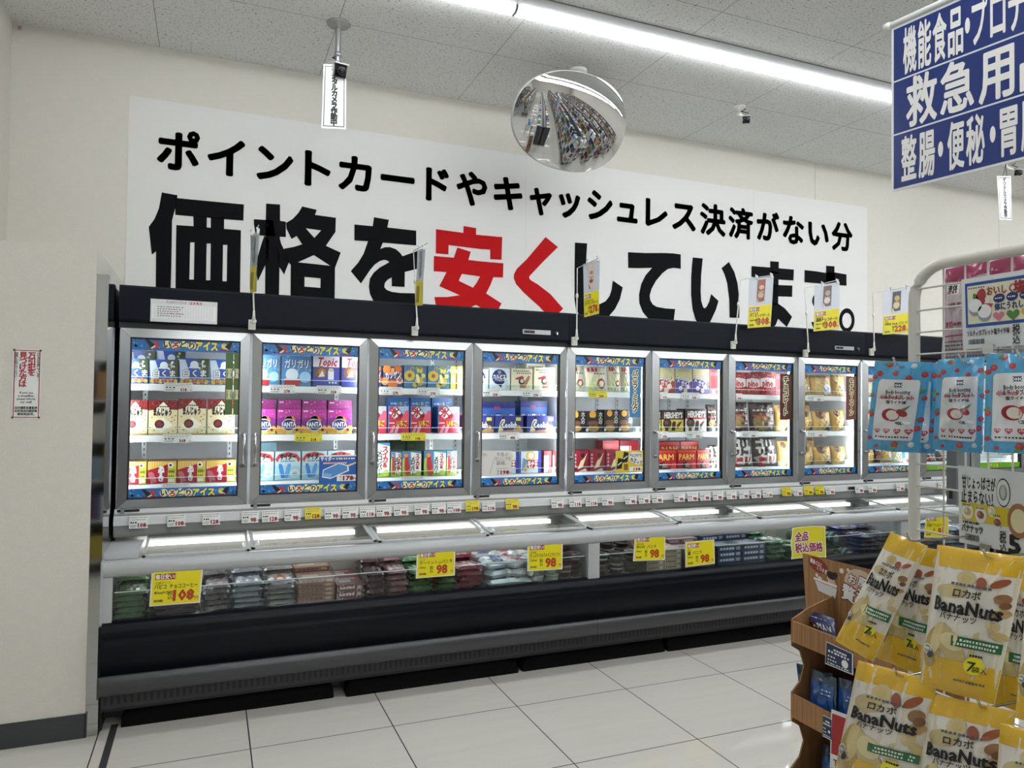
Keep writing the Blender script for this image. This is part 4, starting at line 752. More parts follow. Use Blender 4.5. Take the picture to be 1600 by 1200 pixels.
def pr198(P):
    P.poly([(.27, .05), (.3, .05), (.47, .78), (.45, .8)], mat('b8b2aa', .5), 1); P.text('(小)', .1, .86, .14, INK2, 1); P.text('牛乳の', .70, .85, .15, INK2, 1, w=.38); P.text('おいしさを', .72, .68, .15, INK2, 1, w=.5); P.text('凝縮。', .66, .51, .15, INK2, 1, w=.34); P.dashes(.5, .28, .9, .02, INK2, 7, 1)
    P.text('198', .78, .14, .17, mat('7a1a1c', .4), 2, .05, w=.26); P.text('円', .95, .1, .08, INK, 2); P.text('税', .56, .18, .08, INK, 2); P.text('込', .56, .09, .08, INK, 2)
flat('promotion_card', 751, 704.5, 799.5, 743.5, 3.938, pr198, 'pale grey card with thin grey lettering priced 198 in the fourth door', 'promotion card', 'd6d3ce')
def pr198b(P):
    P.rect(0, 0, 1, 1, mat('cdbb38', .4), 1)
    for u, v in ((.14, .42), (.35, .7)): P.poly([(u - .12, v - .25), (u + .08, v - .22), (u + .12, v + .2), (u - .05, v + .26)], mat('1b1513', .4), 2); P.poly([(u - .06, v - .1), (u + .08, v + .04), (u + .07, v + .08), (u - .07, v - .05)], WHITE, 3)
    P.rect(.3, .12, .45, .4, mat('8a5a2a', .4), 2); P.poly([(.5, .5), (.47, .8), (.6, .95), (.97, .9), (.99, .4), (.8, .34)], mat('dddcd6', .4), 3); P.text('チョコモナカ', .73, .78, .13, INK, 4, .04, w=.42); P.text('カトック'[0:2], .65, .58, .16, INK, 4, .05); P.text('トック', .82, .46, .14, INK, 4, .04)
    P.rect(.5, .06, .98, .26, WHITE, 3); P.text('198', .78, .16, .15, mat('7a1a1c', .4), 5, .05, w=.24); P.text('円', .94, .13, .08, INK, 5)
flat('promotion_card', 962, 704, 1004.5, 738.5, 3.938, pr198b, 'yellow card with black chocolate bars priced 198 in the fifth door', 'promotion card')
def cat_sign(col, words_, edge=None, tc='e9e2b6'):
    def f(P):
        P.rect(.0, .0, 1, 1, mat(col, .4), 1)
        n = len(words_); ch = .84 / n
        for bold, m_, L in ((.15, mat(tc, .4), 2), (.035, INK, 3)):
            P.vtext(words_, .48, .94, ch * .96, m_, L, bold, 1.04)
    return f
flat('category_sign', 984, 574, 1001, 652, 3.935, cat_sign('3c78aa', 'バニラ・ミルク'), 'narrow blue vertical sign hanging on the fifth freezer door', 'category sign', 'c8d4dc')
flat('category_sign', 1219, 584.5, 1237, 656, 3.935, cat_sign('4c211c', 'チョコレート'), 'narrow dark brown vertical sign hanging on the seventh freezer door', 'category sign', '6a3a30')
flat('category_sign', 1322, 588, 1339.5, 656, 3.935, cat_sign('6e4336', 'モナカ・コーン'), 'narrow reddish brown vertical sign hanging on the eighth freezer door', 'category sign', '8a6050')
def green_sign(P):
    P.rect(0, 0, 1, 1, mat('4b6a30', .4), 1)
    for v in (.66, .32):
        P.rect(.12, v - .075, .88, v + .08, mat('c9cda0', .4), 2); P.rect(.2, v - .06, .8, v + .065, mat('4b6a30', .4), 3)
        P.text('和', .5, v + .035, .055, mat('d8dab4', .4), 4, .05, w=.42); P.text('風', .5, v - .03, .055, mat('d8dab4', .4), 4, .05, w=.42)
flat('category_sign', 352, 550.5, 364, 648, 3.935, green_sign, 'olive green vertical sign on the first freezer door, the left one', 'category sign', '5f7d44')
flat('category_sign', 365, 551, 375.5, 648, 3.935, green_sign, 'olive green vertical sign on the first freezer door, the right one', 'category sign', '5f7d44')
def rec(P):
    P.rect(.02, .12, .98, .8, mat('eceeee', .5), 1); P.text('ディスカウント ドラッグ', .38, .89, .1, mat('8a1c24', .4), 2, .02, w=.3); P.text('コスモス', .67, .89, .11, mat('b01420', .4), 2, .05, w=.19)
    for k in range(22): P.rect(.06 + .041 * k, .14, .0622 + .041 * k, .78, mat('aab0b8', .5), 2)
    for k in range(8): P.rect(.06, .14 + .09 * k, .95, .144 + .09 * k, mat('aab0b8', .5), 2)
    for k in range(5): P.dashes(.1, .66 - .1 * k, .5 - .04 * (k % 3), .03, mat('5a5e68', .5), 9, 3, k)
    P.dashes(.24, .36, .5, .04, mat('a85a60', .5), 6, 4, 2)
flat('record_sheet', 235, 469.5, 339.5, 504.5, 3.9075, rec, 'white record sheet with a printed grid stuck on the dark fascia', 'sheet', 'dcdedf')
# ---------------------------------------------------------------- wire stands clipped on the fascia, each with a hanging card
def stand(bx, by, pole, arm, quad, price, pic, lines, where, edge=False):
    b0 = aty(bx, by, 3.905); t = thing('sign_stand', (b0.x, 3.905, b0.z), f'clip stand of the {where}', 'sign stand', 'clip stands on the fascia')
    W_ = mat('dad8d0', .4); mb = MB(); mb.box(b0.x - .018, b0.x + .016, 3.893, 3.9085, b0.z - .03, b0.z + .02, W_); mb.box(b0.x - .014, b0.x + .012, 3.889, 3.893, b0.z - .022, b0.z + .01, mat('c6c4bb', .4)); mb.build('clamp', t)
    mb = MB(); mb.lathe((b0.x + .006, 3.886, b0.z + .012), [(.012, -.006), (.014, 0), (.012, .008)], W_, 14, (0, 1, 0)); mb.lathe((b0.x + .006, 3.884, b0.z + .016), [(.010, 0), (.007, .02), (.005, .05)], W_, 12); mb.build('swivel_joint', t)
    top = [aty(*p, 3.884) for p in pole]; x0 = Vector((b0.x + .006, 3.884, b0.z + .06)); e = aty(*arm[0], arm[1])
    mid = x0.lerp(top[-1], .55)
    mb = MB(); mb.tube([x0, mid], .0042, W_, 8); mb.tube([mid, top[-1]], .0026, mat('d0d2d4', .25, .5), 8); mb.lathe(mid - Vector((0, 0, .012)), [(.0045, 0), (.008, .006), (.008, .02), (.0045, .028)], W_, 10); mb.build('pole', t)
    mb = MB(); mb.tube([top[-1], e], .0024, mat('c2c5c8', .25, .6), 8); mb.build('arm', t)
    q = [aty(p[0], p[1], p[2]) for p in quad]; ctr = sum(q, Vector()) / 4
    for tt in (.3, .9):
        c = q[3].lerp(q[2], tt); mb = MB(); mb.box(c.x - .006, c.x + .006, c.y - .006, c.y + .004, c.z - .008, c.z + .016, mat('d8dadc', .2)); mb.lathe((c.x - .006, c.y, c.z + .018), [(.005, -.004), (.005, .004)], CHROME, 8, (0, 1, 0)); mb.build('clip', t)
    k = thing('hanging_price_card', ctr, f'{where}', 'price card', 'cards hanging from the clip stands')
    S, W, H = quad4(*q); Sw = lambda u, v, n=0: S(u, v, n + .0015 * math.sin(u * 5 + v * 6))
    mb = MB(); P = Pan(mb, Sw, W, H, .0004); sheet(mb, lambda u, v, n=0: Sw(u, .44 + .56 * v, n), mat('b9bec6', .2), .0008, 6); P.mb = mb
    Q = Pan(mb, lambda u, v, n=0: Sw(u, .44 + .56 * v, n), W, H * .56, .001); pic(Q); mb.build('picture_sleeve', k)
    mb = MB(); sheet(mb, lambda u, v, n=0: Sw(u, .44 * v, n + .0006), mat('d9d090', .35), .0008, 6); Q = Pan(mb, lambda u, v, n=0: Sw(.03 + .94 * u, .01 + .42 * v, n + .001), W * .94, H * .42, .001)
    Q.rect(0, 0, 1, 1, YCARD, 1, 6); daily(Q, price, lines, 3) if not edge else Q.rect(.2, .1, .5, .8, mat('8a7a3a', .4), 3, 3); mb.build('price_panel', k)
def packpic(cols):
    def f(P):
        P.poly([(.34, .12), (.66, .14), (.68, .92), (.36, .92)], mat(cols[0], .3), 2); P.disc(.5, .36, .12, mat(cols[1], .3), 3); P.disc(.52, .64, .1, mat(cols[2], .3), 3); P.poly([(.34, .12), (.44, .12), (.36, .3)], mat(cols[1], .3), 3); P.dashes(.4, .46, .64, .05, mat(cols[2], .3), 3, 4)
    return f
stand(394, 506, [(394, 400), (393, 384)], ((404, 352), 3.74), [(391, 458, 3.87), (400, 456, 3.72), (405, 362, 3.72), (391, 367, 3.87)], '258', packpic(('7f8a94', '9aa4ae', 'a8b0b8')), [], 'narrow yellow card seen nearly edge on above the first door', True)
stand(648, 516, [(648, 450), (646, 392)], ((668, 380), 3.72), [(649, 478, 3.87), (660, 477, 3.74), (664, 388, 3.74), (652, 390, 3.87)], '258', packpic(('8a8c90', '9a9ca0', 'a4a6aa')), [], 'pale yellow card turned sideways above the third door', True)
stand(897, 532, [(900, 470), (902, 419)], ((936, 403), 3.76), [(913, 496, 3.86), (936, 490, 3.78), (937, 405, 3.78), (911, 413, 3.86)], '278', packpic(('c9b8a8', '8c4a44', 'a87a6a')), [('赤城乳業', .08, 0), ('カツサンドボール', .14, 0)], 'narrow yellow card reading 278 above the fifth door')
stand(1145, 538, [(1148, 500), (1157, 437)], ((1208, 430), 3.79), [(1168, 513, 3.86), (1204, 510, 3.80), (1209, 431, 3.80), (1170.6, 436, 3.86)], '308', packpic(('8c4c3a', 'b9a48c', 'caa890')), [('赤城乳業', .08, 0), ('アーモンドボール', .15, 0), ('8ml×12', .09, 0)], 'yellow card reading 308 with a brown nut pack picture')
stand(1258, 551, [(1258, 510), (1257.5, 450)], ((1311, 437), 3.79), [(1271, 518, 3.86), (1311, 514, 3.80), (1312, 440, 3.80), (1273, 447, 3.86)], '308', packpic(('6a5250', 'c8beb8', 'a09490')), [('赤城乳業', .08, 0), ('濃厚チョコボール', .15, 0), ('8ml×12', .09, 0)], 'yellow card reading 308 with a black and white pack picture')
stand(1361, 549, [(1363, 500), (1364, 458)], ((1421, 447), 3.79), [(1379, 523, 3.86), (1420, 520, 3.80), (1421, 449, 3.80), (1380, 456, 3.86)], '228', packpic(('34363c', 'd2c090', 'b89a58')), [('森永', .08, 0), ('MINI Stick バニラ', .15, 0)], 'yellow card reading 228 picturing a dark gold pack')
# ================================================================ GOODS IN THE CHEST
def pillow(w, d, t, cols, seed, rough=.2):
    mb = MB(); r = random.Random(seed); nx, ny = 10, 7; fs = [r.uniform(0, 6) for _ in range(4)]
    def hgt(u, v): return t * .5 * (max(0, 1 - (2 * u - 1) ** 4) ** .5) * (max(0, 1 - (2 * v - 1) ** 4) ** .5) * (1 + .18 * math.sin(u * 21 + fs[0]) * math.sin(v * 9 + fs[1]))
    for sg in (1, -1):
        vs = [((u - .5) * w, (v - .5) * d * (1 - .05 * math.sin(u * 9 + fs[2])), sg * hgt(u, v) + t * .5) for v in [j / ny for j in range(ny + 1)] for u in [i / nx for i in range(nx + 1)]]
        for j in range(ny):
            for i in range(nx):
                a = j * (nx + 1) + i; q = [a, a + 1, a + nx + 2, a + nx + 1]
                c = cols[0] if i in (0, nx - 1) else cols[1 + (1 if abs(i - 4.5) < 2 and 1 <= j <= 5 else 0)]
                mb.raw([vs[k] for k in (q if sg > 0 else q[::-1])], [(0, 1, 2, 3)], mat(c, rough, .35), True)
    T = Pan(mb, lambda u, v, n=0: Vector(((u - .5) * w, (v - .5) * d, t * .5 + hgt(u, v) + n)), w, d, .0006)
    for k in range(3): T.dashes(.3 + .04 * k, .3 + .14 * k, .7, .06, mat(cols[3], rough), 4, 1, k)
    return mb
def slim(w, d, t, cols, dots=False):
    mb = MB(); mb.box(-w / 2, w / 2, -d / 2, d / 2, 0, t, mat(cols[0], .35)); P = Pan(mb, plane((-w / 2, -d / 2 - .0004, 0), (1, 0, 0), (0, 0, 1), w, t), w, t, .0003); P.rect(.04, .12, .96, .88, mat(cols[1], .35), 0); P.dashes(.1, .3, .7, .4, mat(cols[2], .35), 5, 1); P.rect(.76, .2, .92, .8, mat(cols[3], .35), 1)
    T = Pan(mb, plane((-w / 2, -d / 2, t + .0004), (1, 0, 0), (0, 1, 0), w, d), w, d, .0003); T.rect(.06, .08, .94, .92, mat(cols[1], .35), 0); T.rect(.15, .3, .6, .6, mat(cols[3], .35), 1); T.dashes(.15, .7, .85, .1, mat(cols[2], .35), 5, 1)
    if dots:
        r = random.Random(1)
        for _ in range(14): P.disc(r.random(), r.random(), .02, WHITE, 2, n=6)
    return mb
def cup(r_, h, body, lid, side=False):
    mb = MB(); prof = [(r_ * .78, 0), (r_ * .95, h * .8), (r_ * .97, h * .82)]
    ax = (0, -1, 0) if side else (0, 0, 1); c = (0, h / 2, r_) if side else (0, 0, 0)
    mb.lathe(c, prof, mat(body, .3), 18, ax); c2 = Vector(c) + Vector(ax) * h * .82; mb.lathe(c2, [(r_ * 1.02, 0), (r_ * 1.02, h * .13), (r_ * .94, h * .15), (r_ * .9, h * .14)], mat(lid, .3), 18, ax)
    mb.lathe(Vector(c) + Vector(ax) * h * .35, [(r_ * .872, 0), (r_ * .905, h * .18)], mat(lid, .3), 18, ax)
    mb.lathe(c2 + Vector(ax) * h * .1405, [(r_ * .6, 0), (r_ * .55, .0012)], mat(body, .3), 16, ax)
    return mb
def squeeze(cols, seed):
    mb = pillow(.16, .085, .045, cols, seed, .3); mb.lathe((.078, 0, .022), [(.010, 0), (.010, .012), (.016, .013), (.016, .032), (.012, .034)], mat('dcdfe0', .3), 12, (1, 0, 0)); return mb
def stacks(mbs, xs, ys, z0, step, nlay, name, desc, cat='ice cream', jit=.004, rear=1, seed=0, rzj=.05, side=''):
    r = random.Random(seed + 77)
    cols_ = 'left middle right outer inner'.split()
    for xi, x in enumerate(xs):
        for yi, y in enumerate(ys):
            n = nlay + (rear if yi else 0)
            for k in range(n):
                if yi and k < n - 3: continue       # hidden wholly behind the front stack
                c = f"{cols_[xi]} " if len(xs) > 1 else ''
                put(name, mbs[(k + xi + yi) % len(mbs)], (x + r.uniform(-jit, jit), y + r.uniform(-jit, jit), z0 + step * k), f"{desc}, {ORD[k]} up in the {c}{('front', 'second', 'rear')[yi] if len(ys) > 2 else ('front', 'rear')[yi]} stack", cat, 'ices in the chest: ' + desc, r.uniform(-rzj, rzj))
PK = 'ice_packet'; ZF = .421; YF, YR = 3.716, 3.885
def pill(x0, x1, t, cols, desc, nlay, seed, nc=1, d=.165):
    w = (x1 - x0) / nc - .003; mbs = [pillow(w, d, t, cols, seed + q) for q in range(2)]
    stacks(mbs, [x0 + (q + .5) * (x1 - x0) / nc for q in range(nc)], (YF, YR), ZF, t * .93, nlay, PK, desc, seed=seed, jit=.006, rzj=.09)
def flatb(x0, x1, t, cols, desc, nlay, seed, nc=1, dots=False, rear=1):
    w = (x1 - x0) / nc - .003; stacks([slim(w, .16, t - .001, cols, dots)], [x0 + (q + .5) * (x1 - x0) / nc for q in range(nc)], (YF, YR), ZF, t, nlay, 'ice_cream_box', desc, seed=seed, jit=.0015, rzj=.012, rear=rear)
pill(-.372, -.238, .027, ('4a6a44', '6a8a60', 'a9b9a0', '2a4a2a'), 'crumpled green ice packet at the far left', 7, 1)
pill(-.228, -.022, .027, ('3a3040', '57485a', '7a6a70', '9a8c90'), 'dark brown ice packet behind the 108 card', 7, 2)
pill(-.014, .106, .027, ('2a2f5a', '8a8082', '5a4a50', 'b0aaa8'), 'navy and grey ice packet', 7, 3)
pill(.110, .252, .027, ('7a808a', 'a8b0b8', '8a929c', '4a5a80'), 'silver blue ice packet', 7, 4)
pill(.262, .402, .027, ('8a8484', '9a9898', 'a86a3a', '3a3a3e'), 'grey ice packet with orange print', 7, 5)
flatb(.408, .582, .021, ('7a5646', '8f6a56', '5a3a2e', 'b89a84'), 'flat brown ice box', 8, 6, 1)
flatb(.592, .722, .032, ('7a3836', '6a2a2c', 'c9c9cc', 'a0a2a8'), 'small red box with white snow dots', 4, 7, 1, True, 0)
pill(.738, .832, .032, ('4a3440', '6a4a56', '3a2a34', 'a89aa0'), 'dark plum ice packet', 6, 8)
pill(.842, .948, .032, ('8a5c64', 'a07078', '5a3a40', 'd0c0c2'), 'dusty pink ice packet', 6, 9)
pill(.955, 1.085, .030, ('3c6c44', '5c8c5c', 'a4b89c', '1e4a2a'), 'bright green ice packet left of the divider', 6, 10)
pill(1.098, 1.205, .030, ('36623c', '54804f', '9cb494', '1e4a2a'), 'bright green ice packet right of the divider', 6, 11)
pill(1.212, 1.362, .030, ('7c3038', '98424c', 'c0949a', 'e0d0d0'), 'crimson ice packet beside the 98 card', 6, 12)
r = random.Random(9); sq = [squeeze(('b8c4cc', 'd4dadc', ('3a5a9a', 'a02a34')[q], '2a3a6a'), 30 + q) for q in range(2)]; n = 0
for y in (3.68, 3.78, 3.90):
    for lay in range(4):
        for x in (1.44, 1.55):
            put('squeeze_pouch', sq[n % 2], (x + r.uniform(-.02, .02), y + r.uniform(-.01, .01), ZF + .046 * lay), f"white capped squeeze pouch, {ORD[lay]} up in the {('left', 'right')[x > 1.5]} {('front', 'middle', 'rear')[int((y - 3.66) / .1)]} heap", 'ice cream', 'white squeeze pouches in the chest', r.uniform(-.9, .9)); n += 1
cw = [cup(.042, .085, 'd9dcd6', 'c8ccc8'), cup(.042, .085, 'd6d6c4', 'b8bcb0')]
stacks(cw, (1.68, 1.77), (3.69, 3.80, 3.91), ZF, .087, 2, 'ice_cream_cup', 'white ice cup below the soft ice card', rear=0, seed=4)

cb = [cup(.044, .062, '4a3434', '2e2224'), cup(.044, .062, '6a4a48', '8a7a78')]
stacks(cb, (1.850, 1.91), (3.69, 3.80, 3.91), ZF, .064, 3, 'ice_cream_cup', 'plum brown ice cup left of the post', rear=1, seed=5)
cd_ = [cup(.045, .058, '3a2a28', '8e8a88'), cup(.045, .058, '4a3a34', '5a4c48')]
stacks(cd_, (2.08, 2.18, 2.28), (3.68, 3.79, 3.90), ZF, .06, 3, 'ice_cream_cup', 'dark brown ice cup right of the post', rear=1, seed=6)
flatb(2.355, 2.60, .030, ('a89684', 'b9a898', '8a6a54', 'd0c4b4'), 'beige flat ice box behind the card', 6, 21, 2)
flatb(2.62, 2.84, .028, ('8a7478', '9a8288', 'c4b4b4', '6a5458'), 'pinkish grey flat ice box', 6, 22, 2)
flatb(2.86, 3.225, .034, ('39415a', '4a5370', 'c9ccd2', 'a4aab4'), 'navy and white flat ice box', 5, 23, 2)
pill(3.24, 3.40, .032, ('3a5a44', '6a8c72', '9ab09a', '2a4030'), 'moss green ice packet', 6, 24)
cg = [cup(.045, .066, '7a9a80', '3f6a50'), cup(.045, .066, 'a8b8a4', '4a7058')]
stacks(cg, (3.47, 3.57), (3.68, 3.79, 3.90), ZF, .068, 2, 'ice_cream_cup', 'green ice cup behind the yellow sheet', rear=0, seed=7)
cs = [cup(.044, .08, '8aa8a4', '2f4f54', True), cup(.044, .08, '6a6a58', '3a4a3a', True)]
stacks(cs, (3.72, 3.83, 3.94), (3.69, 3.80, 3.91), ZF, .089, 1, 'ice_cream_cup', 'teal cup lying on its side', rear=1, seed=8)
pill(4.03, 4.34, .030, ('41457c', '726a74', 'a4a4b4', 'd0d0e0'), 'violet blue ice packet', 6, 25, 2)
pill(4.42, 4.74, .030, ('6a7480', '9aa4ac', '7a8088', '3a4a6a'), 'grey blue ice packet seen through the rack', 6, 26, 2)
pill(4.78, 5.15, .030, ('8a96a8', 'c0c8d0', '6a80a8', '3a4a6a'), 'white blue ice packet seen through the rack', 6, 27, 2)
# ================================================================ THINGS ON THE CEILING
def planeray(px, py, O, D):        # ray against the upright plane through O along the level direction D
    n = Vector((D.y, -D.x, 0)); d = ray(px, py); return CAM + d * ((O - CAM).dot(n) / d.dot(n))
HOUS = mat('d6d6d2', .4); BLKP = mat('0b0b0c', .25)
def dome(c, r_, prof, m, mb, axis=(0, 0, -1)): mb.lathe(c, prof, m, 24, axis)
# camera beside the first hanging notice
def camera_thing(bx, by, drop, d0, label, plate=.062, gal=True, arm=(0, 0, 0)):
    t = thing('security_camera', (bx, by, CEIL), label, 'security camera')
    G_ = mat('9a9c9c', .3, .7) if gal else HOUS
    k_ = 1 if gal else .72
    mb = MB(); mb.lathe((bx, by, CEIL), [(plate, 0), (plate, .006), (plate * .9, .012), (.02, .016), (.016, .03)], G_, 24, (0, 0, -1)); mb.build('ceiling_plate', t)
    e = Vector((bx, by, CEIL - drop)) + Vector(arm)
    mb = MB(); mb.tube([(bx, by, CEIL - .01), (bx, by, CEIL - drop * .75), e], .014 if gal else .011, G_, 12); mb.lathe((bx, by, CEIL - drop * .72), [(.018, -.012), (.020, 0), (.018, .012)], G_, 14); mb.build('pole', t)
    d = Vector(d0).normalized(); s = d.cross(Vector((0, 0, 1))).normalized(); u = s.cross(d)
    def bx_(a0, a1, b, c0, c1, m, mb):
        q = lambda a, k, w: e + (d * a + s * (k * b) + u * w) * k_
        mb.hexa([q(a0, -1, c0), q(a0, 1, c0), q(a1, 1, c0), q(a1, -1, c0)][::-1], [q(a0, -1, c1), q(a0, 1, c1), q(a1, 1, c1), q(a1, -1, c1)][::-1], m)
    mb = MB(); bx_(-.07, .045, .034, -.055, .012, HOUS, mb); bx_(-.06, .08, .038, .012, .018, HOUS, mb); mb.build('housing', t)
    mb = MB(); bx_(.045, .062, .032, -.053, .010, BLKP, mb); c = e + (d * .06 + u * -.022) * k_; mb.lathe(c, [(.022, 0), (.022, .03), (.017, .034)], BLKP, 18, d); mb.lathe(c, [(.013, .0345), (.002, .036)], mat('1c2030', .05), 14, d); mb.build('lens', t)
    mb = MB(); mb.tube([e + Vector((0, 0, .06)), e + s * .03 + Vector((0, 0, .045)), e - s * .02 + Vector((0, 0, .03)), e + s * .02 + Vector((0, 0, .01)), e - d * .05], .004, BLKP, 6); mb.build('cable', t)
camera_thing(.60, 3.954, .235, (.15, -1, -.35), 'security camera on a galvanised pole at the left of the ceiling')
camera_thing(3.28, 3.969, .075, (-.5, -.8, -.3), 'small white and black ceiling camera right of the convex mirror', .045, False, (.02, -.04, -.01))
camera_thing(5.981, 3.972, .06, (-.5, -1, -.35), 'small black ceiling camera at the right below the blue sign', .045, False, (.10, -.02, -.01))
def cam_notice(px, Y, label, hang):
    q = [aty(*p, Y) for p in px]; t = thing('hanging_notice', sum(q, Vector()) / 4, label, 'notice', 'camera notices under the ceiling')
    S, W, H = quad4(*q); mb = MB(); sheet(mb, S, mat('eceeef', .12), .003); mb.build('notice_panel', t)
    mb = MB(); P = Pan(mb, lambda u, v, n=0: S(u, v, n), W, H, .0006); P.frame(.07, .03, .93, .97, .03, BLACK, 1); P.vtext('デジタルカメラ作動中', .5, .95, .085, BLACK, 2, .06, 1.06); mb.build('lettering', t)
    mb = MB(); a = q[3].lerp(q[2], .4); b_ = q[3].lerp(q[2], .7); h = Vector(hang); mb.tube([a, (a + h) / 2 + Vector((.01, 0, 0)), h, (b_ + h) / 2, b_], .0022, BLKP, 6); mb.build('hanging_wire', t)
cam_notice(((502, 200), (540.5, 202), (541, 101), (505.5, 100)), 3.93, 'white notice with black vertical lettering under the galvanised camera pole', (.60, 3.945, 3.27))
cam_notice(((1562, 343), (1581, 344), (1579.5, 275), (1558, 275)), 3.93, 'white notice with black vertical lettering at the right edge below the blue sign', (5.96, 3.95, 3.45))
# convex mirror
MZ = Vector((1.955, 3.86, 3.115)); mn = Vector((.08, -.92, -.41)).normalized()
t = thing('convex_mirror', (2.029, 3.926, CEIL), 'oval convex safety mirror hanging from the ceiling before the banner', 'mirror')
mb = MB(); mb.lathe((2.029, 3.926, CEIL), [(.055, 0), (.055, .008), (.045, .02), (.014, .026)], HOUS, 20, (0, 0, -1)); mb.build('ceiling_plate', t)
mb = MB(); mb.tube([(2.029, 3.926, CEIL - .02), (2.029, 3.926, CEIL - .12), MZ - mn * .03], .011, HOUS, 10); mb.build('stem', t)
me_ = mn.cross(Vector((0, 0, 1))).normalized() * -1; mg = mn.cross(me_); mg = mg if mg.z > 0 else -mg
MA, MBb, MR = .385, .275, .95
def mpt(rho, q, dz=0):
    x, y = MA * rho * math.copysign(abs(math.cos(q)) ** .92, math.cos(q)), MBb * rho * math.copysign(abs(math.sin(q)) ** .92, math.sin(q)); return MZ + me_ * x + mg * y + mn * (math.sqrt(MR * MR - x * x - y * y) - math.sqrt(MR * MR - MA * MA) + dz)
mb = MB(); N_ = 64; rs = [1 - .0625 * k for k in range(16)]; vs = [mpt(r_, 2 * math.pi * k / N_) for r_ in rs for k in range(N_)] + [mpt(0, 0)]
fc = [(i * N_ + k, i * N_ + (k + 1) % N_, (i + 1) * N_ + (k + 1) % N_, (i + 1) * N_ + k) for i in range(15) for k in range(N_)] + [(15 * N_ + k, 15 * N_ + (k + 1) % N_, 16 * N_) for k in range(N_)]
mb.raw(vs, fc, mat('e6e8ea', .0, 1.0), True); mb.build('mirror_dome', t)
mb = MB(); vs = [mpt(r_, 2 * math.pi * k / N_, d_) for r_, d_ in ((1, 0), (1.012, -.004), (1.01, -.02), (.9, -.06)) for k in range(N_)]
mb.raw(vs, [(i * N_ + k, i * N_ + (k + 1) % N_, (i + 1) * N_ + (k + 1) % N_, (i + 1) * N_ + k) for i in range(3) for k in range(N_)], mat('a2a5a5', .4), True); mb.build('mirror_shell', t)
# big blue hanging aisle sign
SO = atx(1393, 45, 2.36); SB = atx(1399, 298, 2.36); SD = Vector((.145, -.989, 0)).normalized(); SL = 1.15; SHt = SO.z - SB.z
t = thing('aisle_sign', (SO.x, SO.y, SB.z), 'large blue hanging sign with three rows of white lettering at upper right', 'sign')
S = plane((SO.x, SO.y, SB.z), SD, (0, 0, 1), SL, SHt); mb = MB(); sheet(mb, S, mat('d8dcdf', .2), .004); P = Pan(mb, S, SL, SHt, .0008)
BLU = mat('25356f', .22)
for v0, v1 in ((.012, .335), (.345, .66), (.67, .985)): P.rect(.008, v0, .995, v1, BLU, 1)
mb.build('sign_panel', t)
mb = MB(); P = Pan(mb, S, SL, SHt, .0016); WT = mat('d9d9d5', .35)
def su(px, py):
    p = planeray(px, py, SO, SD); return (p - Vector((SO.x, SO.y, SB.z))).dot(SD) / SL
for ch, xa, xb, v, h, yy in [('機', 1411, 1433, .825, .255, 75), ('能', 1434, 1456, .825, .255, 68), ('食', 1457, 1480, .825, .255, 60), ('品', 1481, 1506, .825, .255, 50), ('・', 1508, 1516, .825, .09, 40), ('プ', 1518, 1544, .825, .255, 30), ('ロ', 1547, 1572, .825, .255, 22), ('テ', 1575, 1604, .825, .255, 12), ('救', 1415, 1466, .505, .27, 155), ('急', 1468, 1524, .505, .27, 135), ('用', 1528, 1587, .505, .27, 105), ('品', 1592, 1656, .505, .27, 80), ('整', 1408, 1433, .175, .25, 250), ('腸', 1435, 1462, .175, .25, 243), ('・', 1466, 1474, .175, .09, 236), ('便', 1480, 1508, .175, .25, 228), ('秘', 1509, 1540, .175, .25, 222), ('・', 1547, 1556, .175, .09, 208), ('胃', 1562, 1591, .175, .25, 195), ('腸', 1595, 1628, .175, .25, 185)]:
    a, b_ = su(xa, yy), su(xb, yy)
    if ch == '・': P.disc((a + b_) / 2, v, (b_ - a) / 2, WT, 1, .045); continue
    P.text(ch, (a + b_) / 2, v, h * .92, WT, 1, .024, w=(b_ - a) * .9)
mb.build('lettering', t)
mb = MB(); e0 = SO - SD * .02 + Vector((0, 0, .012)); mb.tube([e0, SO + SD * (SL + .02) + Vector((0, 0, .012))], .012, mat('cfd0ce', .35), 12); mb.lathe(e0, [(.016, -.006), (.017, .012), (.012, .02)], HOUS, 14, SD); mb.build('hanging_rod', t)
for q in (.35, .95): mb = MB(); c = SO + SD * q + Vector((0, 0, .02)); mb.tube([c, (c.x, c.y, CEIL)], .002, mat('b0b0b0', .3, .5), 6); mb.build('suspension_wire', t)
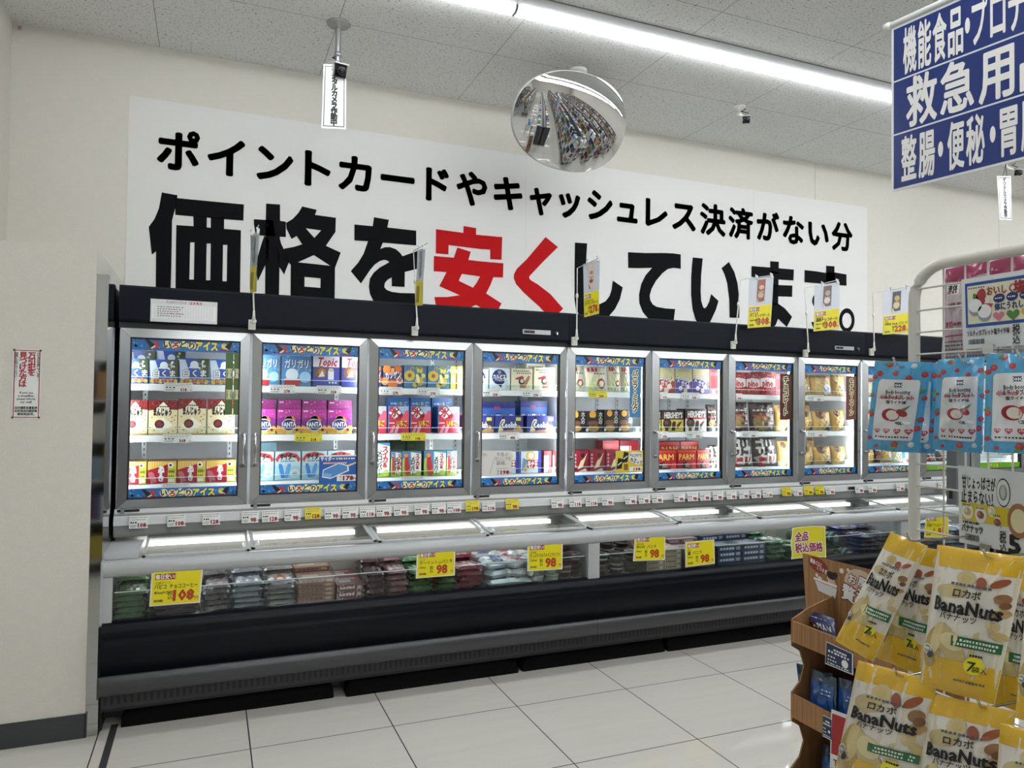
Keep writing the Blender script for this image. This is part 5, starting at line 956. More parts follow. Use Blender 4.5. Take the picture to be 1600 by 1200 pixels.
# ================================================================ FLOOR COVERS AND NOTICE AT LEFT
def lump(name, xa, xb, y0, y1, h, label):
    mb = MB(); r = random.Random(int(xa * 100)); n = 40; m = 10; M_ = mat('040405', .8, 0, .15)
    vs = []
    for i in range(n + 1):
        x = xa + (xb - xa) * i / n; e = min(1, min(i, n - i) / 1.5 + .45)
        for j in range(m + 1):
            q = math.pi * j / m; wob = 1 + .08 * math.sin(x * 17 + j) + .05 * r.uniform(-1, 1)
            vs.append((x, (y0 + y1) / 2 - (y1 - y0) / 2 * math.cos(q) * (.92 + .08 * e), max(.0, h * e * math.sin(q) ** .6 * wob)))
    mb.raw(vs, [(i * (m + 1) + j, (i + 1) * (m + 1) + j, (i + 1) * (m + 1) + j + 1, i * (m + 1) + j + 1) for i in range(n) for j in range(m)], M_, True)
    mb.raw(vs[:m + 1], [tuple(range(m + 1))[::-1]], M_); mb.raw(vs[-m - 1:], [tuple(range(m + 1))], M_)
    k = xb - .30; P = Pan(mb, plane((k, y0 + .0045, h * .42), (1, 0, 0), (0, .35, .94), .085, .026), .085, .026, .0006); P.rect(0, .1, .3, .95, mat('3a3b3e', .6), 1); P.dashes(.36, .55, 1, .3, mat('3a3b3e', .6), 5, 1); P.dashes(.36, .1, 1, .2, mat('34353a', .6), 7, 1)
    tag(mb.build(name, origin=((xa + xb) / 2, (y0 + y1) / 2, 0)), label, 'floor bag', 'black bags along the freezer foot')
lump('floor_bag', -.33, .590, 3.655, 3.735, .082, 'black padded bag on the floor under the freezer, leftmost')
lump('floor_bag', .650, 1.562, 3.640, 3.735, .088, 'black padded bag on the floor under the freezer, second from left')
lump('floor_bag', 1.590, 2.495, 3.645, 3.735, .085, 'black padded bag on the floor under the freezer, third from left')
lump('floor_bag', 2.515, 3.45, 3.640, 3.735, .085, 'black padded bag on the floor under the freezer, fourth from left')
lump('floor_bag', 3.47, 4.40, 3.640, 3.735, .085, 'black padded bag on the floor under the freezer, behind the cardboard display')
A, B = aty(21, 545, 3.606), aty(62, 654, 3.606)
w, h = B.x - A.x, A.z - B.z; mb = MB(); S = plane((A.x, 3.6065, B.z), (1, 0, 0), (0, 0, 1), w, h); sheet(mb, S, mat('dedfdd', .35), .0009); P = Pan(mb, S, w, h, .0005)
P.frame(.035, .012, .965, .988, .035, mat('8e2c34', .45), 1)
P.vtext('万引犯を', .66, .955, .083, mat('a02030', .45), 2, .035, 1.0); P.vtext('見つけた方は', .36, .955, .083, mat('a02030', .45), 2, .035, 1.0)
P.vtext('万引きが多発しています。', .90, .955, .034, INK, 2, .008, .98); P.vtext('店員にお知らせください。', .12, .955, .034, INK, 2, .008, .98)
for i, s_ in enumerate(('If you see', 'a shoplifter,', 'please inform', 'our staff.')): P.text(s_, .5, .375 - .045 * i, .034, INK, 2, .02, maxw=.66)
for i, s_ in enumerate(('店内撮影設置監視', '如发现店内偷窃者', '请告知店员。')): P.text(s_, .5, .155 - .045 * i, .032, INK, 2, .03, maxw=.8)
for u, v in ((.03, .985), (.97, .985), (.03, .015), (.97, .015)): P.disc(u, v, .045, mat('4a3c34', .4), 3)
tag(mb.build('wall_notice', origin=((A.x + B.x) / 2, 3.607, B.z)), 'narrow white notice with red border and vertical red lettering on the partition', 'notice')
# ================================================================ WIRE RACK WITH HANGING BAGS (near right)
RX = 1.5
t = thing('wire_rack', (RX, 1.205, 0), 'white wire mesh display rack with rounded corner at the right', 'rack')
WR = mat('cbc9c0', .35)
py, pz = atx(1428.5, 600, RX).y, 0; tz = atx(1500, 404, RX).z - .004; cr = .075
pth = [(RX, py, .02), (RX, py, 1.0), (RX, py, tz - cr)] + [(RX, py - cr + cr * math.cos(q), tz - cr + cr * math.sin(q)) for q in [math.pi / 2 * k / 8 for k in range(1, 9)]] + [(RX, .35, tz)] 
pth = pth[:-1] + [(RX, .35 + cr, tz)] + [(RX, .35 + cr - cr * math.sin(q), tz - cr + cr * math.cos(q)) for q in [math.pi / 2 * k / 8 for k in range(1, 9)]] + [(RX, .35, 1.0), (RX, .35, .02)]
mb = MB(); mb.tube(pth, .0125, WR, 12); mb.build('frame_tube', t)
zw = [1.458 + (atx(1432, y, RX).z - 1.458) for y in (452.7, 486, 520, 553.5)]
zs = [zw[0] - .0499 * k for k in range(26)]
for z in zs: mb = MB(); mb.tube([(RX - .004, py, z), (RX - .004, .35, z)], .0023, WR, 6); mb.build('grid_wire', t)
y0 = atx(1474, 410, RX).y
for k in range(16):
    if y0 - .0499 * k > .37: mb = MB(); mb.tube([(RX + .001, y0 - .0499 * k, tz), (RX + .001, y0 - .0499 * k, .45)], .0023, WR, 6); mb.build('grid_wire', t)
mb = MB(); mb.box(RX - .2, RX + .2, py - .02, py + .02, 0, .03, WR); mb.box(RX - .02, RX + .02, .35, py, .0, .03, WR); mb.box(RX - .2, RX + .2, .33, .37, 0, .03, WR); mb.build('rack_foot', t)
def hook(px, py_, xb, xf):
    e = atx(px, py_, xf); mb = MB(); mb.tube([(xb, e.y, e.z + .0), (xf + .01, e.y, e.z), (xf - .004, e.y, e.z + .004), (xf - .012, e.y, e.z + .018)], .0024, CHROME, 8); mb.box(xb - .006, xb + .004, e.y - .014, e.y + .014, e.z - .012, e.z + .014, CHROME); mb.build('hook', t)
hook(1402, 572, RX - .004, 1.355); hook(1505, 567, RX - .004, 1.36); hook(1596, 562, RX - .004, 1.335); hook(1422, 846, RX - .004, 1.29); hook(1543, 872, RX - .004, 1.28); hook(1404, 1058, RX - .004, 1.225); hook(1535, 1108, RX - .004, 1.25)
# ---- bags
def bag(name, quad, bulge, draw, base, label, cat, group, grid=44, rough=.25, gusset=None):
    q = [atx(*p) for p in quad]; fs, W, H = quad4(*q, bulge); ctr = sum(q, Vector()) / 4
    rr = random.Random(len(label) * 7); ph = [rr.uniform(0, 6.28) for _ in range(6)]
    def S(u, v, n=0):
        w = .0022 * math.sin(11 * u + 7 * v + ph[0]) + .0016 * math.sin(19 * v - 9 * u + ph[1]) + .0010 * math.sin(31 * u + 3 * v + ph[2])
        for k in range(3):      # a few creases running down and across the film
            d_ = (u - .25 * k - .2 - .1 * math.sin(ph[k])) * math.cos(.5 + ph[k + 2]) + (v - .3 - .2 * k) * math.sin(.5 + ph[k + 2]); w += .0024 * math.exp(-(d_ * 16) ** 2)
        return fs(u, v, n + w * min(1, 6 * u * (1 - u) + .2))
    th = thing(name, ctr, label, cat, group)
    mb = MB(); P = Pan(mb, S, W, H, .0005); P.rect(0, 0, 1, 1, mat(base, rough), -1, grid)
    bk = quad4(q[1], q[0], q[3], q[2], bulge * .6)[0]; Pan(mb, lambda u, v, n=0: bk(u, v, n + .003), W, H).rect(0, 0, 1, 1, mat(base, rough), 0, 8)
    for a, b_ in (((0, 0), (0, 1)), ((1, 1), (1, 0)), ((1, 0), (0, 0)), ((0, 1), (1, 1))):
        n = 8; A_ = [(a[0] + (b_[0] - a[0]) * i / n, a[1] + (b_[1] - a[1]) * i / n) for i in range(n + 1)]
        f = [S(u, v, -.0005) for u, v in A_]; g = [bk(1 - u, v, .003) for u, v in A_]; mb.raw(f + g, [(i, i + 1, n + 2 + i, n + 1 + i) for i in range(n)], mat(base, rough))
    mb.build('pouch_body', th)
    mb = MB()
    draw(CurvPan(mb, S, W, H, .0005)); mb.build('printed_front', th)
    return th
g_ = lambda h: mat(h, .32, coat=.7)
def ell(P, u, v, a, b_, ang, m, L, n=18):
    k = P.w / P.h; P.poly([(u + (a * math.cos(q) * math.cos(ang) - b_ * math.sin(q) * math.sin(ang)), v + (a * math.cos(q) * math.sin(ang) + b_ * math.sin(q) * math.cos(ang)) * k) for q in [2 * math.pi * i / n for i in range(n)]], m, L)
def heart(P, u, v, r_, m, L):
    pts = []
    for i in range(20):
        q = 2 * math.pi * i / 20; x = 16 * math.sin(q) ** 3; y = 13 * math.cos(q) - 5 * math.cos(2 * q) - 2 * math.cos(3 * q) - math.cos(4 * q); pts.append((u + x / 16 * r_, v + y / 16 * r_ * P.w / P.h))
    P.poly(pts, m, L)
def d_lychee(P):
    P.rect(0, 0, 1, 1, g_('4a9cc8'), 0, 14); r = random.Random(5)
    for u, v, rd in ((.3, .96, .05), (.13, .86, .06), (.42, .87, .055), (.66, .82, .055), (.92, .86, .06), (.04, .82, .05), (.72, .955, .055), (.03, .62, .04), (.96, .36, .06), (.92, .26, .065), (.05, .14, .045), (.05, .4, .05), (.2, .05, .04), (.55, .07, .07), (.85, .08, .06), (.97, .6, .05)):
        red = rd != .055 or u < .7; ell(P, u, v, rd, rd, 0, g_('a83438' if not (u in (.72, .85)) else 'b9c4c6'), 1); ell(P, u - .01, v + .008, rd * .5, rd * .45, .4, g_('c04c4c' if not (u in (.72, .85)) else 'd2dadc'), 2, 10)
    for u, v in ((.25, .97), (.52, .03), (.93, .68), (.03, .44)): ell(P, u, v, .06, .03, .6, g_('5a8a3a'), 2, 10)
    P.poly([(.16, .80), (.84, .80), (.87, .77), (.87, .15), (.83, .12), (.14, .12), (.11, .15), (.12, .77)], g_('d0d3d4'), 3)
    P.rect(.42, .715, .57, .765, g_('17245c'), 4, 3); P.text('DHC', .495, .74, .036, WHITE, 5, .04)
    P.text('Body boosting', .5, .665, .05, INK, 5, .015, w=.44, rot=.03); P.rect(.17, .585, .80, .61, g_('c8727c'), 4, 6); P.text('ソルティタブレット', .49, .605, .05, g_('3a2428'), 5, .03, w=.58); P.text('塩ライチ味', .49, .55, .032, INK, 5, .02)
    ell(P, .42, .405, .17, .135, -.3, g_('93242c'), 4); ell(P, .45, .405, .12, .105, -.3, g_('d8d0ca'), 5); ell(P, .62, .43, .11, .07, -.5, g_('9a2a30'), 5); P.poly([(.6, .47), (.76, .52), (.68, .46)], g_('5c7a44'), 6); ell(P, .6, .315, .09, .034, -.1, g_('5a5e64'), 4); ell(P, .73, .315, .1, .045, -.1, g_('ccd0d4'), 5); ell(P, .73, .325, .085, .033, -.1, g_('e2e5e7'), 6)
    for i in range(4): heart(P, .20 + .165 * i + .01 * i * i, .225, .055 + .007 * i, g_('b03a52'), 4); P.dashes(.16 + .165 * i + .01 * i * i, .222, .25 + .165 * i + .01 * i * i, .016, g_('e2c0c8'), 3, 5)
    P.dashes(.16, .15, .8, .016, INK, 12, 4)
def d_nuts(P):
    P.rect(0, 0, 1, 1, g_('d3d0c6'), 0, 14); P.rect(0, .855, 1, 1, g_('d2a812'), 1, 12); P.rect(0, 0, 1, .235, g_('d8ae10'), 1, 12)
    for q in range(9): P.rect(0, .866 + .015 * q, 1, .8695 + .015 * q, g_('dcb830'), 2, 10)
    for q in range(14): P.rect(0, .012 + .016 * q, 1, .0155 + .016 * q, g_('e2bd2e'), 2, 10)
    ell(P, .30, .70, .20, .10, .1, g_('b5a678'), 2); ell(P, .44, .80, .12, .11, 0, g_('bdae7c'), 3); ell(P, .44, .80, .06, .05, 0, g_('b8a468'), 4)
    ell(P, .64, .785, .065, .085, .3, g_('8a4428'), 4); ell(P, .83, .80, .05, .11, -.9, g_('94502a'), 4); ell(P, .88, .70, .09, .07, .4, g_('86603a'), 3); ell(P, .92, .66, .06, .05, .4, g_('6e4a2c'), 4); ell(P, .9, .60, .1, .06, .4, g_('a88c58'), 3)
    ell(P, .16, .30, .14, .30, -.15, g_('a8965a'), 2); ell(P, .20, .36, .09, .24, -.15, g_('c6b682'), 3); ell(P, .12, .22, .08, .16, .2, g_('a8915a'), 3); P.poly([(.28, .48), (.5, .40), (.62, .24), (.34, .235), (.26, .3)], g_('b9a970'), 3); ell(P, .42, .36, .16, .12, -.3, g_('d2c796'), 4); P.poly([(.6, .25), (.66, .44), (.72, .46), (.68, .25)], g_('c2b688'), 3)
    ell(P, .86, .50, .08, .05, .9, g_('c2ae7c'), 3); ell(P, .93, .45, .09, .06, -.3, g_('b9a672'), 3); ell(P, .80, .52, .03, .05, .2, g_('c9ba8c'), 4)
    P.dashes(.28, .745, .78, .018, INK2, 10, 6); P.text('ロカボ', .50, .695, .055, INK, 6, .02, w=.34)
    P.text('BanaNuts', .52, .605, .105, BLACK, 7, .036, w=.80); P.text('BanaNuts', .523, .605, .105, BLACK, 7, .02, w=.80); serif(P)
    P.text('バナナッツ', .44, .525, .044, INK, 6, .02, w=.44)
    P.rect(.42, .335, .98, .405, g_('1b6134'), 6, 6); P.dashes(.52, .375, .95, .016, g_('cfe0d2'), 12, 8); P.dashes(.5, .347, .93, .016, g_('cfe0d2'), 13, 8, 3)
    P.disc(.72, .225, .125, g_('ddd31c'), 6, n=20); P.text('7', .69, .222, .075, INK, 8, .012); P.text('袋入', .79, .205, .034, INK, 8, .008); P.dashes(.65, .285, .8, .016, INK, 5, 8)
    P.dashes(.5, .10, .88, .014, INK2, 10, 7); ell(P, .08, .27, .07, .07, 0, g_('dcdcd4'), 6); ell(P, .08, .27, .055, .055, 0, g_('8a8a84'), 7); ell(P, .14, .235, .04, .05, 0, g_('20283c'), 7); P.dashes(.04, .265, .12, .014, WHITE, 3, 8)
def serif(P):       # slab ends on the upright strokes of the logotype
    for u in (.135, .30, .375, .545, .70, .80): P.rect(u - .025, .556, u + .025, .563, BLACK, 8, 2)
def d_refill(P):
    P.rect(0, 0, 1, 1, g_('c2b4ba'), 0, 10); P.rect(0, .86, 1, 1, g_('8e2250'), 1, 10); P.poly([(0, .86), (.5, .82), (1, .87), (1, .9), (0, .9)], g_('8e2250'), 2)
    P.rect(.1, .70, .38, .82, WHITE, 2, 4); P.text('液体', .24, .77, .06, INK, 3, .03, w=.2); P.dashes(.12, .71, .36, .03, g_('8e2250'), 4, 3); P.dashes(.45, .76, .9, .03, INK2, 6, 3); P.dashes(.15, .56, .7, .05, g_('7a5a60'), 5, 3); P.rect(.1, .36, .28, .42, g_('9a1c4c'), 3, 3); P.dashes(.32, .37, .9, .03, g_('9a1c4c'), 6, 3); P.rect(.1, .26, .9, .275, g_('a02a54'), 3, 4)
    for k in range(5): P.dashes(.12, .20 - .04 * k, .88, .014, INK2, 14, 3, k)
LG, NG = 'blue lychee candy bags on the rack hooks', 'yellow and white nut bags on the rack hooks'
bag('refill_pouch', ((1471, 566, 1.585), (1550, 562, 1.60), (1546, 404, 1.60), (1478, 421, 1.585)), .014, d_refill, 'b4a8ae', 'pink and grey refill pouch behind the wire mesh, the left one', 'refill pouch', 'pink pouches behind the mesh')
bag('refill_pouch', ((1549, 562, 1.585), (1640, 558, 1.60), (1640, 384, 1.60), (1547, 409, 1.585)), .014, d_refill, 'b4a8ae', 'pink and grey refill pouch behind the wire mesh, the right one', 'refill pouch', 'pink pouches behind the mesh')
bag('candy_bag', ((1383, 705, 1.42), (1461, 709, 1.46), (1467, 567, 1.46), (1402, 566, 1.42)), .008, d_lychee, '3c8cba', 'blue lychee candy bag mostly hidden behind the leftmost one', 'candy bag', LG)
bag('candy_bag', ((1353, 702, 1.35), (1435, 706, 1.40), (1456, 566, 1.40), (1367, 564, 1.35)), .010, d_lychee, '4a9cc8', 'blue lychee candy bag leftmost on the rack, in full view', 'candy bag', LG)
bag('candy_bag', ((1457, 702, 1.35), (1534, 709, 1.40), (1539, 557, 1.40), (1466, 562, 1.35)), .010, d_lychee, '4a9cc8', 'blue lychee candy bag in the middle with creased shiny front', 'candy bag', LG)
bag('candy_bag', ((1537, 706, 1.32), (1640, 712, 1.38), (1640, 548, 1.38), (1541, 554, 1.32)), .010, d_lychee, '4a9cc8', 'blue lychee candy bag cut off by the right edge', 'candy bag', LG)
bag('nut_bag', ((1368, 1027, 1.31), (1440, 1056, 1.33), (1476, 861, 1.37), (1400, 846, 1.35)), .012, d_nuts, 'cfc8b4', 'yellow and white nut bag half hidden behind the tilted one', 'nut bag', NG)
bag('nut_bag', ((1305, 1001, 1.24), (1363, 1034, 1.25), (1449, 853, 1.31), (1392, 831, 1.30)), .016, d_nuts, 'cfc8b4', 'yellow and white nut bag tilted outwards at the left', 'nut bag', NG)
bag('nut_bag', ((1543, 1098, 1.34), (1620, 1118, 1.36), (1640, 900, 1.40), (1560, 885, 1.38)), .012, d_nuts, 'cfc8b4', 'yellow and white nut bag in the shade behind the large front one', 'nut bag', NG)
bag('nut_bag', ((1437, 1069, 1.24), (1553, 1101, 1.27), (1604, 871, 1.31), (1465, 851, 1.28)), .022, d_nuts, 'cfc8b4', 'large yellow and white nut bag in the middle of the upper row', 'nut bag', NG)
bag('nut_bag', ((1586, 1122, 1.18), (1700, 1150, 1.2), (1730, 900, 1.24), (1608, 890, 1.22)), .018, d_nuts, 'cfc8b4', 'yellow and white nut bag at the right edge, only its side shows', 'nut bag', NG)
bag('nut_bag', ((1302, 1216, 1.20), (1432, 1262, 1.22), (1463, 1064, 1.25), (1341, 1032, 1.23)), .018, d_nuts, 'cfc8b4', 'yellow and white nut bag in the lower row, the left one', 'nut bag', NG)
bag('nut_bag', ((1428, 1290, 1.21), (1562, 1325, 1.23), (1586, 1112, 1.27), (1450, 1082, 1.25)), .018, d_nuts, 'cfc8b4', 'yellow and white nut bag in the lower row, the middle one', 'nut bag', NG)
bag('nut_bag', ((1550, 1340, 1.15), (1690, 1380, 1.17), (1700, 1160, 1.2), (1563, 1130, 1.18)), .018, d_nuts, 'cfc8b4', 'yellow and white nut bag in the lower row at the right edge', 'nut bag', NG)
# ---- price cards on the rack
def rackcard(quad, x, draw, label):
    q = [atx(*p, x) for p in quad]; th = thing('price_card', sum(q, Vector()) / 4, label, 'price card', 'price cards on the wire rack'); S, W, H = quad4(*q)
    mb = MB(); sheet(mb, S, mat('d3d6d6', .25), .002); mb.build('card_holder', th)
    mb = MB(); draw(Pan(mb, lambda u, v, n=0: S(u, v, n), W, H, .0004)); mb.build('printed_card', th)
    for u in (.22, .7): mb = MB(); p = S(u, .0, .002); mb.box(p.x - .004, p.x + .022, p.y - .011, p.y + .011, p.z - .012, p.z + .006, CHROME); mb.build('card_clip', th)
def barcode(P, u0, u1, v0, v1):
    r = random.Random(4); x = u0
    while x < u1: w = r.choice((.002, .004, .006)); P.rect(x, v0, min(x + w, u1), v1, INK, 3); x += w + r.choice((.002, .004))
def rc1(P):
    P.rect(.03, .30, 1, .93, mat('1c4a96', .35), 1); P.rect(.05, .345, .985, .885, mat('d6d3b8', .4), 2)
    ell(P, .16, .70, .042, .075, -.2, mat('9c2e30', .4), 3); ell(P, .12, .69, .02, .05, .3, mat('4a7a3a', .4), 3); P.poly([(.18, .62), (.26, .60), (.23, .52), (.19, .52)], mat('b03438', .4), 4); ell(P, .215, .66, .02, .03, .2, mat('dad6cc', .4), 4)
    for u, v in ((.115, .59), (.19, .50)): ell(P, u, v - .025, .055, .065, 0, mat('8f9498', .4), 4); ell(P, u, v + .01, .055, .055, 0, mat('dfe2e2', .4), 5)
    P.text('おいしく', .31, .78, .11, mat('8a2024', .4), 4, .03, w=.20); P.text('塩', .465, .79, .14, mat('8a2024', .4), 4, .05); P.text('補給', .62, .8, .14, mat('8a2024', .4), 4, .05)
    for u in (.305, .405, .505): ell(P, u, .665, .045, .035, .1, mat('1c2c66', .4), 4); P.dashes(u - .03, .655, u + .03, .02, WHITE, 4, 5)
    P.text('体にうれしい', .40, .55, .09, mat('1f3466', .4), 4, .04, w=.26); heart(P, .30, .42, .045, mat('c07088', .4), 4); heart(P, .41, .42, .05, mat('4a7a3a', .4), 4); heart(P, .52, .43, .05, mat('d8a03a', .4), 4); P.dashes(.06, .84, .2, .02, INK2, 7, 3)
    P.text('ファイン', .05, .275, .03, INK, 3, 0, al='l'); P.text('ソルティタブレット塩ライチ味', .04, .215, .075, INK, 3, .03, al='l', w=.34); barcode(P, .05, .18, .06, .13); P.text('税', .43, .22, .12, INK, 3, .015, w=.055); P.text('込', .43, .09, .12, INK, 3, .015, w=.055); P.text('1', .56, .15, .24, BLACK, 3, .06)
rackcard(((1505, 546), (1720, 530), (1720, 402), (1502, 437)), 1.47, rc1, 'white price card with a blue frame and lychee picture on the rack')
def rc2(P):
    P.text('甘じょっぱさが', .165, .80, .15, INK, 2, .02, w=.265); P.text('止まらない！', .15, .615, .15, INK, 2, .02, w=.25)
    ell(P, .355, .72, .052, .11, 0, INK, 2); ell(P, .355, .72, .048, .10, 0, mat('d3d6d6', .3), 3); ell(P, .355, .72, .03, .06, 0, mat('8c8c88', .4), 4); ell(P, .355, .73, .02, .05, 0, mat('b8b8b4', .4), 5)
    P.rect(.03, .305, .99, .535, mat('c7b41e', .4), 2)
    for u, v, c1, c2 in ((.075, .42, 'bca06a', 'd8c898'), (.18, .40, '7a4a34', 'a87858'), (.265, .46, 'c8c4a0', 'e0dcc0'), (.31, .34, '7e4a38', '9a6a50')): ell(P, u, v, .046 if u < .2 else .03, .062 if u < .2 else .04, 0, mat('dcdad0', .4), 3); ell(P, u, v, .028, .03, .4, mat(c1, .4), 4); ell(P, u - .01, v + .01, .013, .016, .2, mat(c2, .4), 5); P.dashes(u - .03, v + .075, u + .03, .016, INK, 4, 5)
    ell(P, .47, .40, .085, .13, 0, mat('9a6a48', .4), 4); ell(P, .47, .40, .06, .09, 0, mat('d8cda2', .4), 5)
    P.dashes(.035, .265, .17, .03, INK, 8, 2); P.text('バナナッツ', .11, .205, .09, INK, 3, .04, w=.17); barcode(P, .05, .16, .05, .13); P.text('税', .35, .17, .13, INK, 3, .015, w=.05); P.text('込', .35, .05, .13, INK, 3, .015, w=.05); P.text('5', .435, .115, .25, BLACK, 3, .05)
rackcard(((1499, 847), (1720, 890), (1720, 752), (1497, 727)), 1.465, rc2, 'white price card with a yellow nut picture band on the rack')
p = atx(1489, 741, 1.56); mb = MB(); mb.box(1.555, 1.60, p.y - .012, p.y + .012, p.z - .068, p.z + .06, mat('6f7274', .35)); mb.box(1.5545, 1.555, p.y - .003, p.y + .006, p.z - .055, p.z - .035, BLACK); tag(mb.build('scanner_box', origin=(1.56, p.y, p.z)), 'small grey plastic box hung on the mesh beside the lower price card', 'box')
# ================================================================ CARDBOARD FLOOR DISPLAY
M_WOOD, nt, b = nodes_of('woodgrain_cardboard', .6, .3); v, s = coords(nt)
n1 = noise(nt, v, 1.0, (40, 210, 3), 3); c = mixc(nt, ramp(nt, n1, .35, .7), rgb('a87f56'), rgb('86603c')); nt.links.new(c, b.inputs['Base Color'])
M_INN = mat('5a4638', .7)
FX = 1.55; yl = atx(1238, 970, FX).y; yr = yl - .40; bx = FX + .17
zl = [(atx(1238, 1003, FX).z, atx(1238, 970, FX).z), (atx(1240, 1122, FX).z, atx(1240, 1085, FX).z)]; dz = zl[0][0] - zl[1][0]; zl.append((zl[1][0] - dz, zl[1][1] - dz)); zl.append((.02, .10))
t = thing('cardboard_display', (FX + .08, (yl + yr) / 2, 0), 'woodgrain cardboard floor display with tiers of blue sachets', 'display')
for i, (a, b_) in enumerate(zl):
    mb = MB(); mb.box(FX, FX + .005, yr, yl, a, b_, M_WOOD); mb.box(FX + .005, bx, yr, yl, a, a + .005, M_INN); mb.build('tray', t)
prof = [(bx, .0), (FX, .0)]
for i in (3, 2, 1, 0):
    a, b_ = zl[i]; prof += [(FX, a - .012), (FX, b_ + .004)]
    if i: n_ = zl[i - 1][0]; prof += [(FX + .03, b_ + .03), (FX + .045, (b_ + n_) / 2), (FX + .03, n_ - .03)]
prof += [(FX + .06, zl[0][1] + .03), (bx, zl[0][1] + .06)]
for y_ in (yl, yr - .005):
    mb = MB(); n = len(prof); vv = [(x, y_, z) for x, z in prof] + [(x, y_ + .005, z) for x, z in prof]; mb.raw(vv, [tuple(range(n)), tuple(range(n, 2 * n))[::-1]] + [(i, n + i, n + (i + 1) % n, (i + 1) % n) for i in range(n)], M_WOOD); mb.build('side_panel', t)
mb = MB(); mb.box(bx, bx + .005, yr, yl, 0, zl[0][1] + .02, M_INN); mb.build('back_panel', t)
hq = [atx(1262, 990, bx - .002), atx(1430, 1034, bx - .04), atx(1430, 907, bx - .04), atx(1254, 865, bx - .002)]
mb = MB(); S, W, H = quad4(*hq); sheet(mb, S, M_WOOD, .005); P = Pan(mb, S, W, H, .0005)
ell(P, .16, .90, .10, .055, -.2, mat('8a3020', .5), 1); P.text('寝頃バスに', .14, .925, .05, WHITE, 2, .03, w=.12, rot=-.2); P.text('くつろぎ', .20, .85, .05, WHITE, 2, .03, w=.10, rot=-.2)
for u, v, r_ in ((.39, .90, .02), (.45, .93, .013), (.14, .77, .014), (.17, .73, .02)): ell(P, u, v, r_, r_, 0, mat('dcd4c8', .5), 1)
P.poly([(.12, .70), (.15, .58), (.32, .53), (.34, .66)], mat('d2d2d0', .5), 3); P.poly([(.11, .71), (.34, .67), (.345, .70), (.11, .74)], mat('e4e4e2', .5), 4); ell(P, .285, .77, .04, .036, 0, mat('d8b49a', .5), 2); ell(P, .29, .81, .045, .03, -.2, mat('2a1c18', .5), 3); ell(P, .33, .83, .02, .02, 0, mat('2a1c18', .5), 3); ell(P, .29, .71, .04, .022, 0, mat('d8b49a', .5), 2)
ell(P, .56, .75, .15, .13, -.2, mat('cdb9a4', .5), 1)
for tx, u, v, hh in (('お', .49, .83, .11), ('風', .58, .82, .11), ('呂', .67, .80, .11), ('贅', .45, .64, .17), ('沢', .58, .62, .17)): P.text(tx, u, v, hh, mat('7a3020', .5), 2, .11, rot=-.2); P.text(tx, u, v, hh, WHITE, 3, .03, rot=-.2)
mb.build('header_board', t)
def sachet(q, draw, label, bulge=.008, base='1c2c50'):
    bag('bath_sachet', q, bulge, draw, base, label, 'sachet', 'sachets in the cardboard display', 8, .3)
def d_moon(P): P.rect(0, 0, 1, 1, g_('1a2a58'), 0, 8); ell(P, .32, .42, .13, .15, 0, g_('c9c24a'), 2); ell(P, .37, .46, .11, .13, 0, g_('1a2a58'), 3); P.text('ORUN', .66, .42, .26, g_('c8c8c0'), 3, .03, w=.5); P.dashes(.2, .72, .85, .06, g_('9aa4b8'), 6, 3)
def d_blue(P): P.rect(0, 0, 1, 1, g_('1a3a4c'), 0, 8); P.rect(.08, .03, .94, .72, g_('14509c'), 1, 8); P.rect(.48, .03, .5, .72, g_('0e3a78'), 2, 4); P.rect(.08, .36, .94, .375, g_('0e3a78'), 2, 4); P.text('mio', .5, .82, .1, g_('c0ccd0'), 3, .02); P.dashes(.55, .5, .9, .05, g_('b8c8e0'), 4, 3); P.dashes(.5, .4, .9, .04, g_('b8c8e0'), 3, 3)
sachet(((1274, 990, FX + .05), (1306, 1000, FX + .03), (1303, 966, FX + .07), (1254, 950, FX + .09)), d_moon, 'navy sachet with a crescent moon in the top tray')
for i, q in enumerate((((1252, 1096, FX + .12), (1288, 1106, FX + .10), (1285, 1046, FX + .13), (1244, 1036, FX + .15)), ((1258, 1100, FX + .07), (1300, 1112, FX + .05), (1301, 1052, FX + .08), (1256, 1042, FX + .10)), ((1264, 1102, FX + .03), (1306, 1114, FX + .015), (1307, 1060, FX + .05), (1268, 1044, FX + .06)), ((1308, 1114, FX + .03), (1345, 1126, FX + .02), (1344, 1068, FX + .05), (1309, 1058, FX + .06)))):
    sachet(q, d_blue, ('dark blue clear edged sachet at the back of the second tray', 'dark blue clear edged sachet in the middle of the second tray', 'bright blue clear edged sachet at the front of the second tray', 'bright blue sachet beside the red card in the second tray')[i], .006, '1d3a48')
sachet(((1282, 1225, FX + .05), (1312, 1235, FX + .04), (1318, 1170, FX + .07), (1286, 1162, FX + .08)), d_blue, 'dark grey blue sachet in the third tray', .006, '1d3a48')
def lipcard(q, draw, label):
    q = [atx(*p, FX - .003) for p in q]; S, W, H = quad4(*q); mb = MB(); sheet(mb, S, mat('d8dadb', .35), .001); draw(Pan(mb, S, W, H, .0005)); tag(mb.build('price_label', origin=sum(q, Vector()) / 4), label, 'price label', 'price labels on the cardboard display')
def lc1(P): P.rect(.02, .05, .96, .97, mat('1c2a52', .4), 1); P.dashes(.3, .74, .8, .08, WHITE, 5, 2); P.dashes(.1, .6, .92, .09, WHITE, 7, 2); ell(P, .72, .36, .12, .12, 0, WHITE, 2); P.dashes(.1, .4, .4, .06, WHITE, 3, 2); P.dashes(.1, .24, .45, .06, WHITE, 4, 2); P.dashes(.1, .1, .9, .05, WHITE, 8, 2)
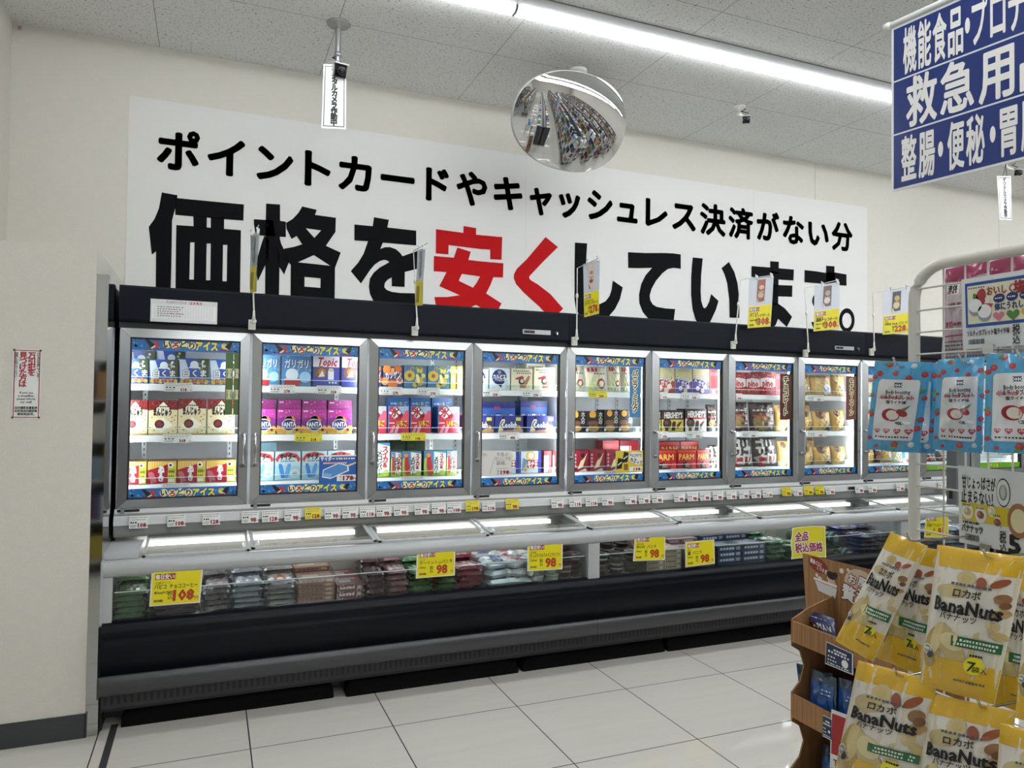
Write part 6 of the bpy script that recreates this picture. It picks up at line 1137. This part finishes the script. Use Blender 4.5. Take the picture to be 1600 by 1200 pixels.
def lc2(P): P.rect(.06, .42, .95, .95, mat('a01c1c', .4), 1); P.text('TO', .5, .32, .1, mat('8a1c1c', .4), 2, .03); P.frame(.1, .02, .92, .24, .04, mat('a01c1c', .4), 2); P.text('1', .4, .12, .14, mat('a01c1c', .4), 2, .05)
lipcard(((1289, 1037), (1333, 1055), (1333, 1022), (1291, 1002)), lc1, 'navy price label on the upper lip of the cardboard display')
lipcard(((1285, 1150), (1300, 1158), (1300, 1124), (1286, 1117)), lc1, 'narrow navy price label on the second lip of the cardboard display')
lipcard(((1296, 1226), (1324, 1238), (1326, 1118), (1299, 1108)), lc2, 'tall red and white price card on the cardboard display')
# ================================================================ THE REST OF THE STORE (seen in the mirror and in reflections)
PALS = ('a8a49c', '8a3a3a', '3a4a78', 'a8983a', '3f6a4c', 'c8c8c4', '5a4a66', 'a8804c', '2a2a30', '8098a4', '96707c', 'd2d0c6', 'b4b4ae', '6a6a68', 'dedcd4')
def gondola(x0, x1, y0, y1, h, label, seed):
    th = thing('gondola_shelf', ((x0 + x1) / 2, (y0 + y1) / 2, 0), label, 'store shelf', 'store shelving rows'); xm = (x0 + x1) / 2; M_ = mat('c2c3c1', .4)
    mb = MB(); mb.box(xm - .03, xm + .03, y1, y0, 0, h, mat('4a4c4e', .5)); mb.box(x0, x1, y1, y0, 0, .12, M_); mb.box(x0 + .05, x1 - .05, y0 - .02, y0, .12, h, mat('8c8e8e' if h > 1.5 else '3c3e40', .5)); mb.build('shelf_frame', th)
    n = max(2, int((h - .12) / .3)); r = random.Random(seed)
    for k in range(1, n + 1):
        z = .12 + (h - .12) * k / n
        if k == n: continue
        for a, b_ in ((x0 + .02, xm - .03), (xm + .03, x1 - .02)):
            mb = MB(); mb.box(a, b_, y1, y0 - .03, z - .02, z, M_); mb.build('shelf_board', th)
    mb = MB()
    for k in range(n):
        z = .12 + (h - .12) * k / n + .001; H_ = (h - .12) / n - .05
        for a, b_ in ((x0 + .03, x0 + .2), (x1 - .2, x1 - .03)):
            y = y0 - .05
            while y > y1 + .1:
                w = r.uniform(.07, .24); c = mat(r.choice(PALS), .4); hh = H_ * r.uniform(.55, 1)
                q = y
                while q > y - w and q > y1 + .1: mb.box(a, b_, q - .07, q - .004, z, z + hh, c); q -= .074
                y -= w + .01
    if h > 1.5:
        for k in range(n):      # goods on the end of the row
            z = .12 + (h - .12) * k / n + .001; x = x0 + .03
            mb.box(x0, x1, y0, y0 + .24, z - .02, z - .001, M_)
            while x < x1 - .08: w = r.uniform(.05, .12); mb.box(x, min(x + w - .006, x1), y0 + .004, y0 + r.uniform(.16, .23), z, z + (h - .12) / n * r.uniform(.5, .85), mat(r.choice(PALS), .4)); x += w
    o = mb.build('shelf_goods', th); o['kind'] = 'stuff'
    mb = MB()
    for k in range(n):
        z = .12 + (h - .12) * k / n
        for x in (x0 + .012, x1 - .018):
            y = y0 - .15
            while y > y1 + .2: mb.box(x, x + .006, y - .06, y, z - .03, z + .01, mat(r.choice(('e6e6e2', 'e6e6e2', 'dccf10')), .4)); y -= r.uniform(.12, .4)
    o = mb.build('shelf_tags', th); o['kind'] = 'stuff'
gondola(1.78, 2.55, 1.00, -13, 1.33, 'long store shelf behind the wire rack', 1)
for i, x in enumerate((3.55, 5.25, 6.95, 8.65, 10.35)): gondola(x, x + .75, 2.05, -14, 1.75, ('second', 'third', 'fourth', 'fifth', 'sixth')[i] + ' long store shelf, counted from the near one', 2 + i)
gondola(-1.0, -.66, .2, -14, 1.75, 'store shelf along the left wall behind the camera', 8)
gondola(.1, .8, -2.6, -14, 1.75, 'store shelf straight behind the camera', 9)
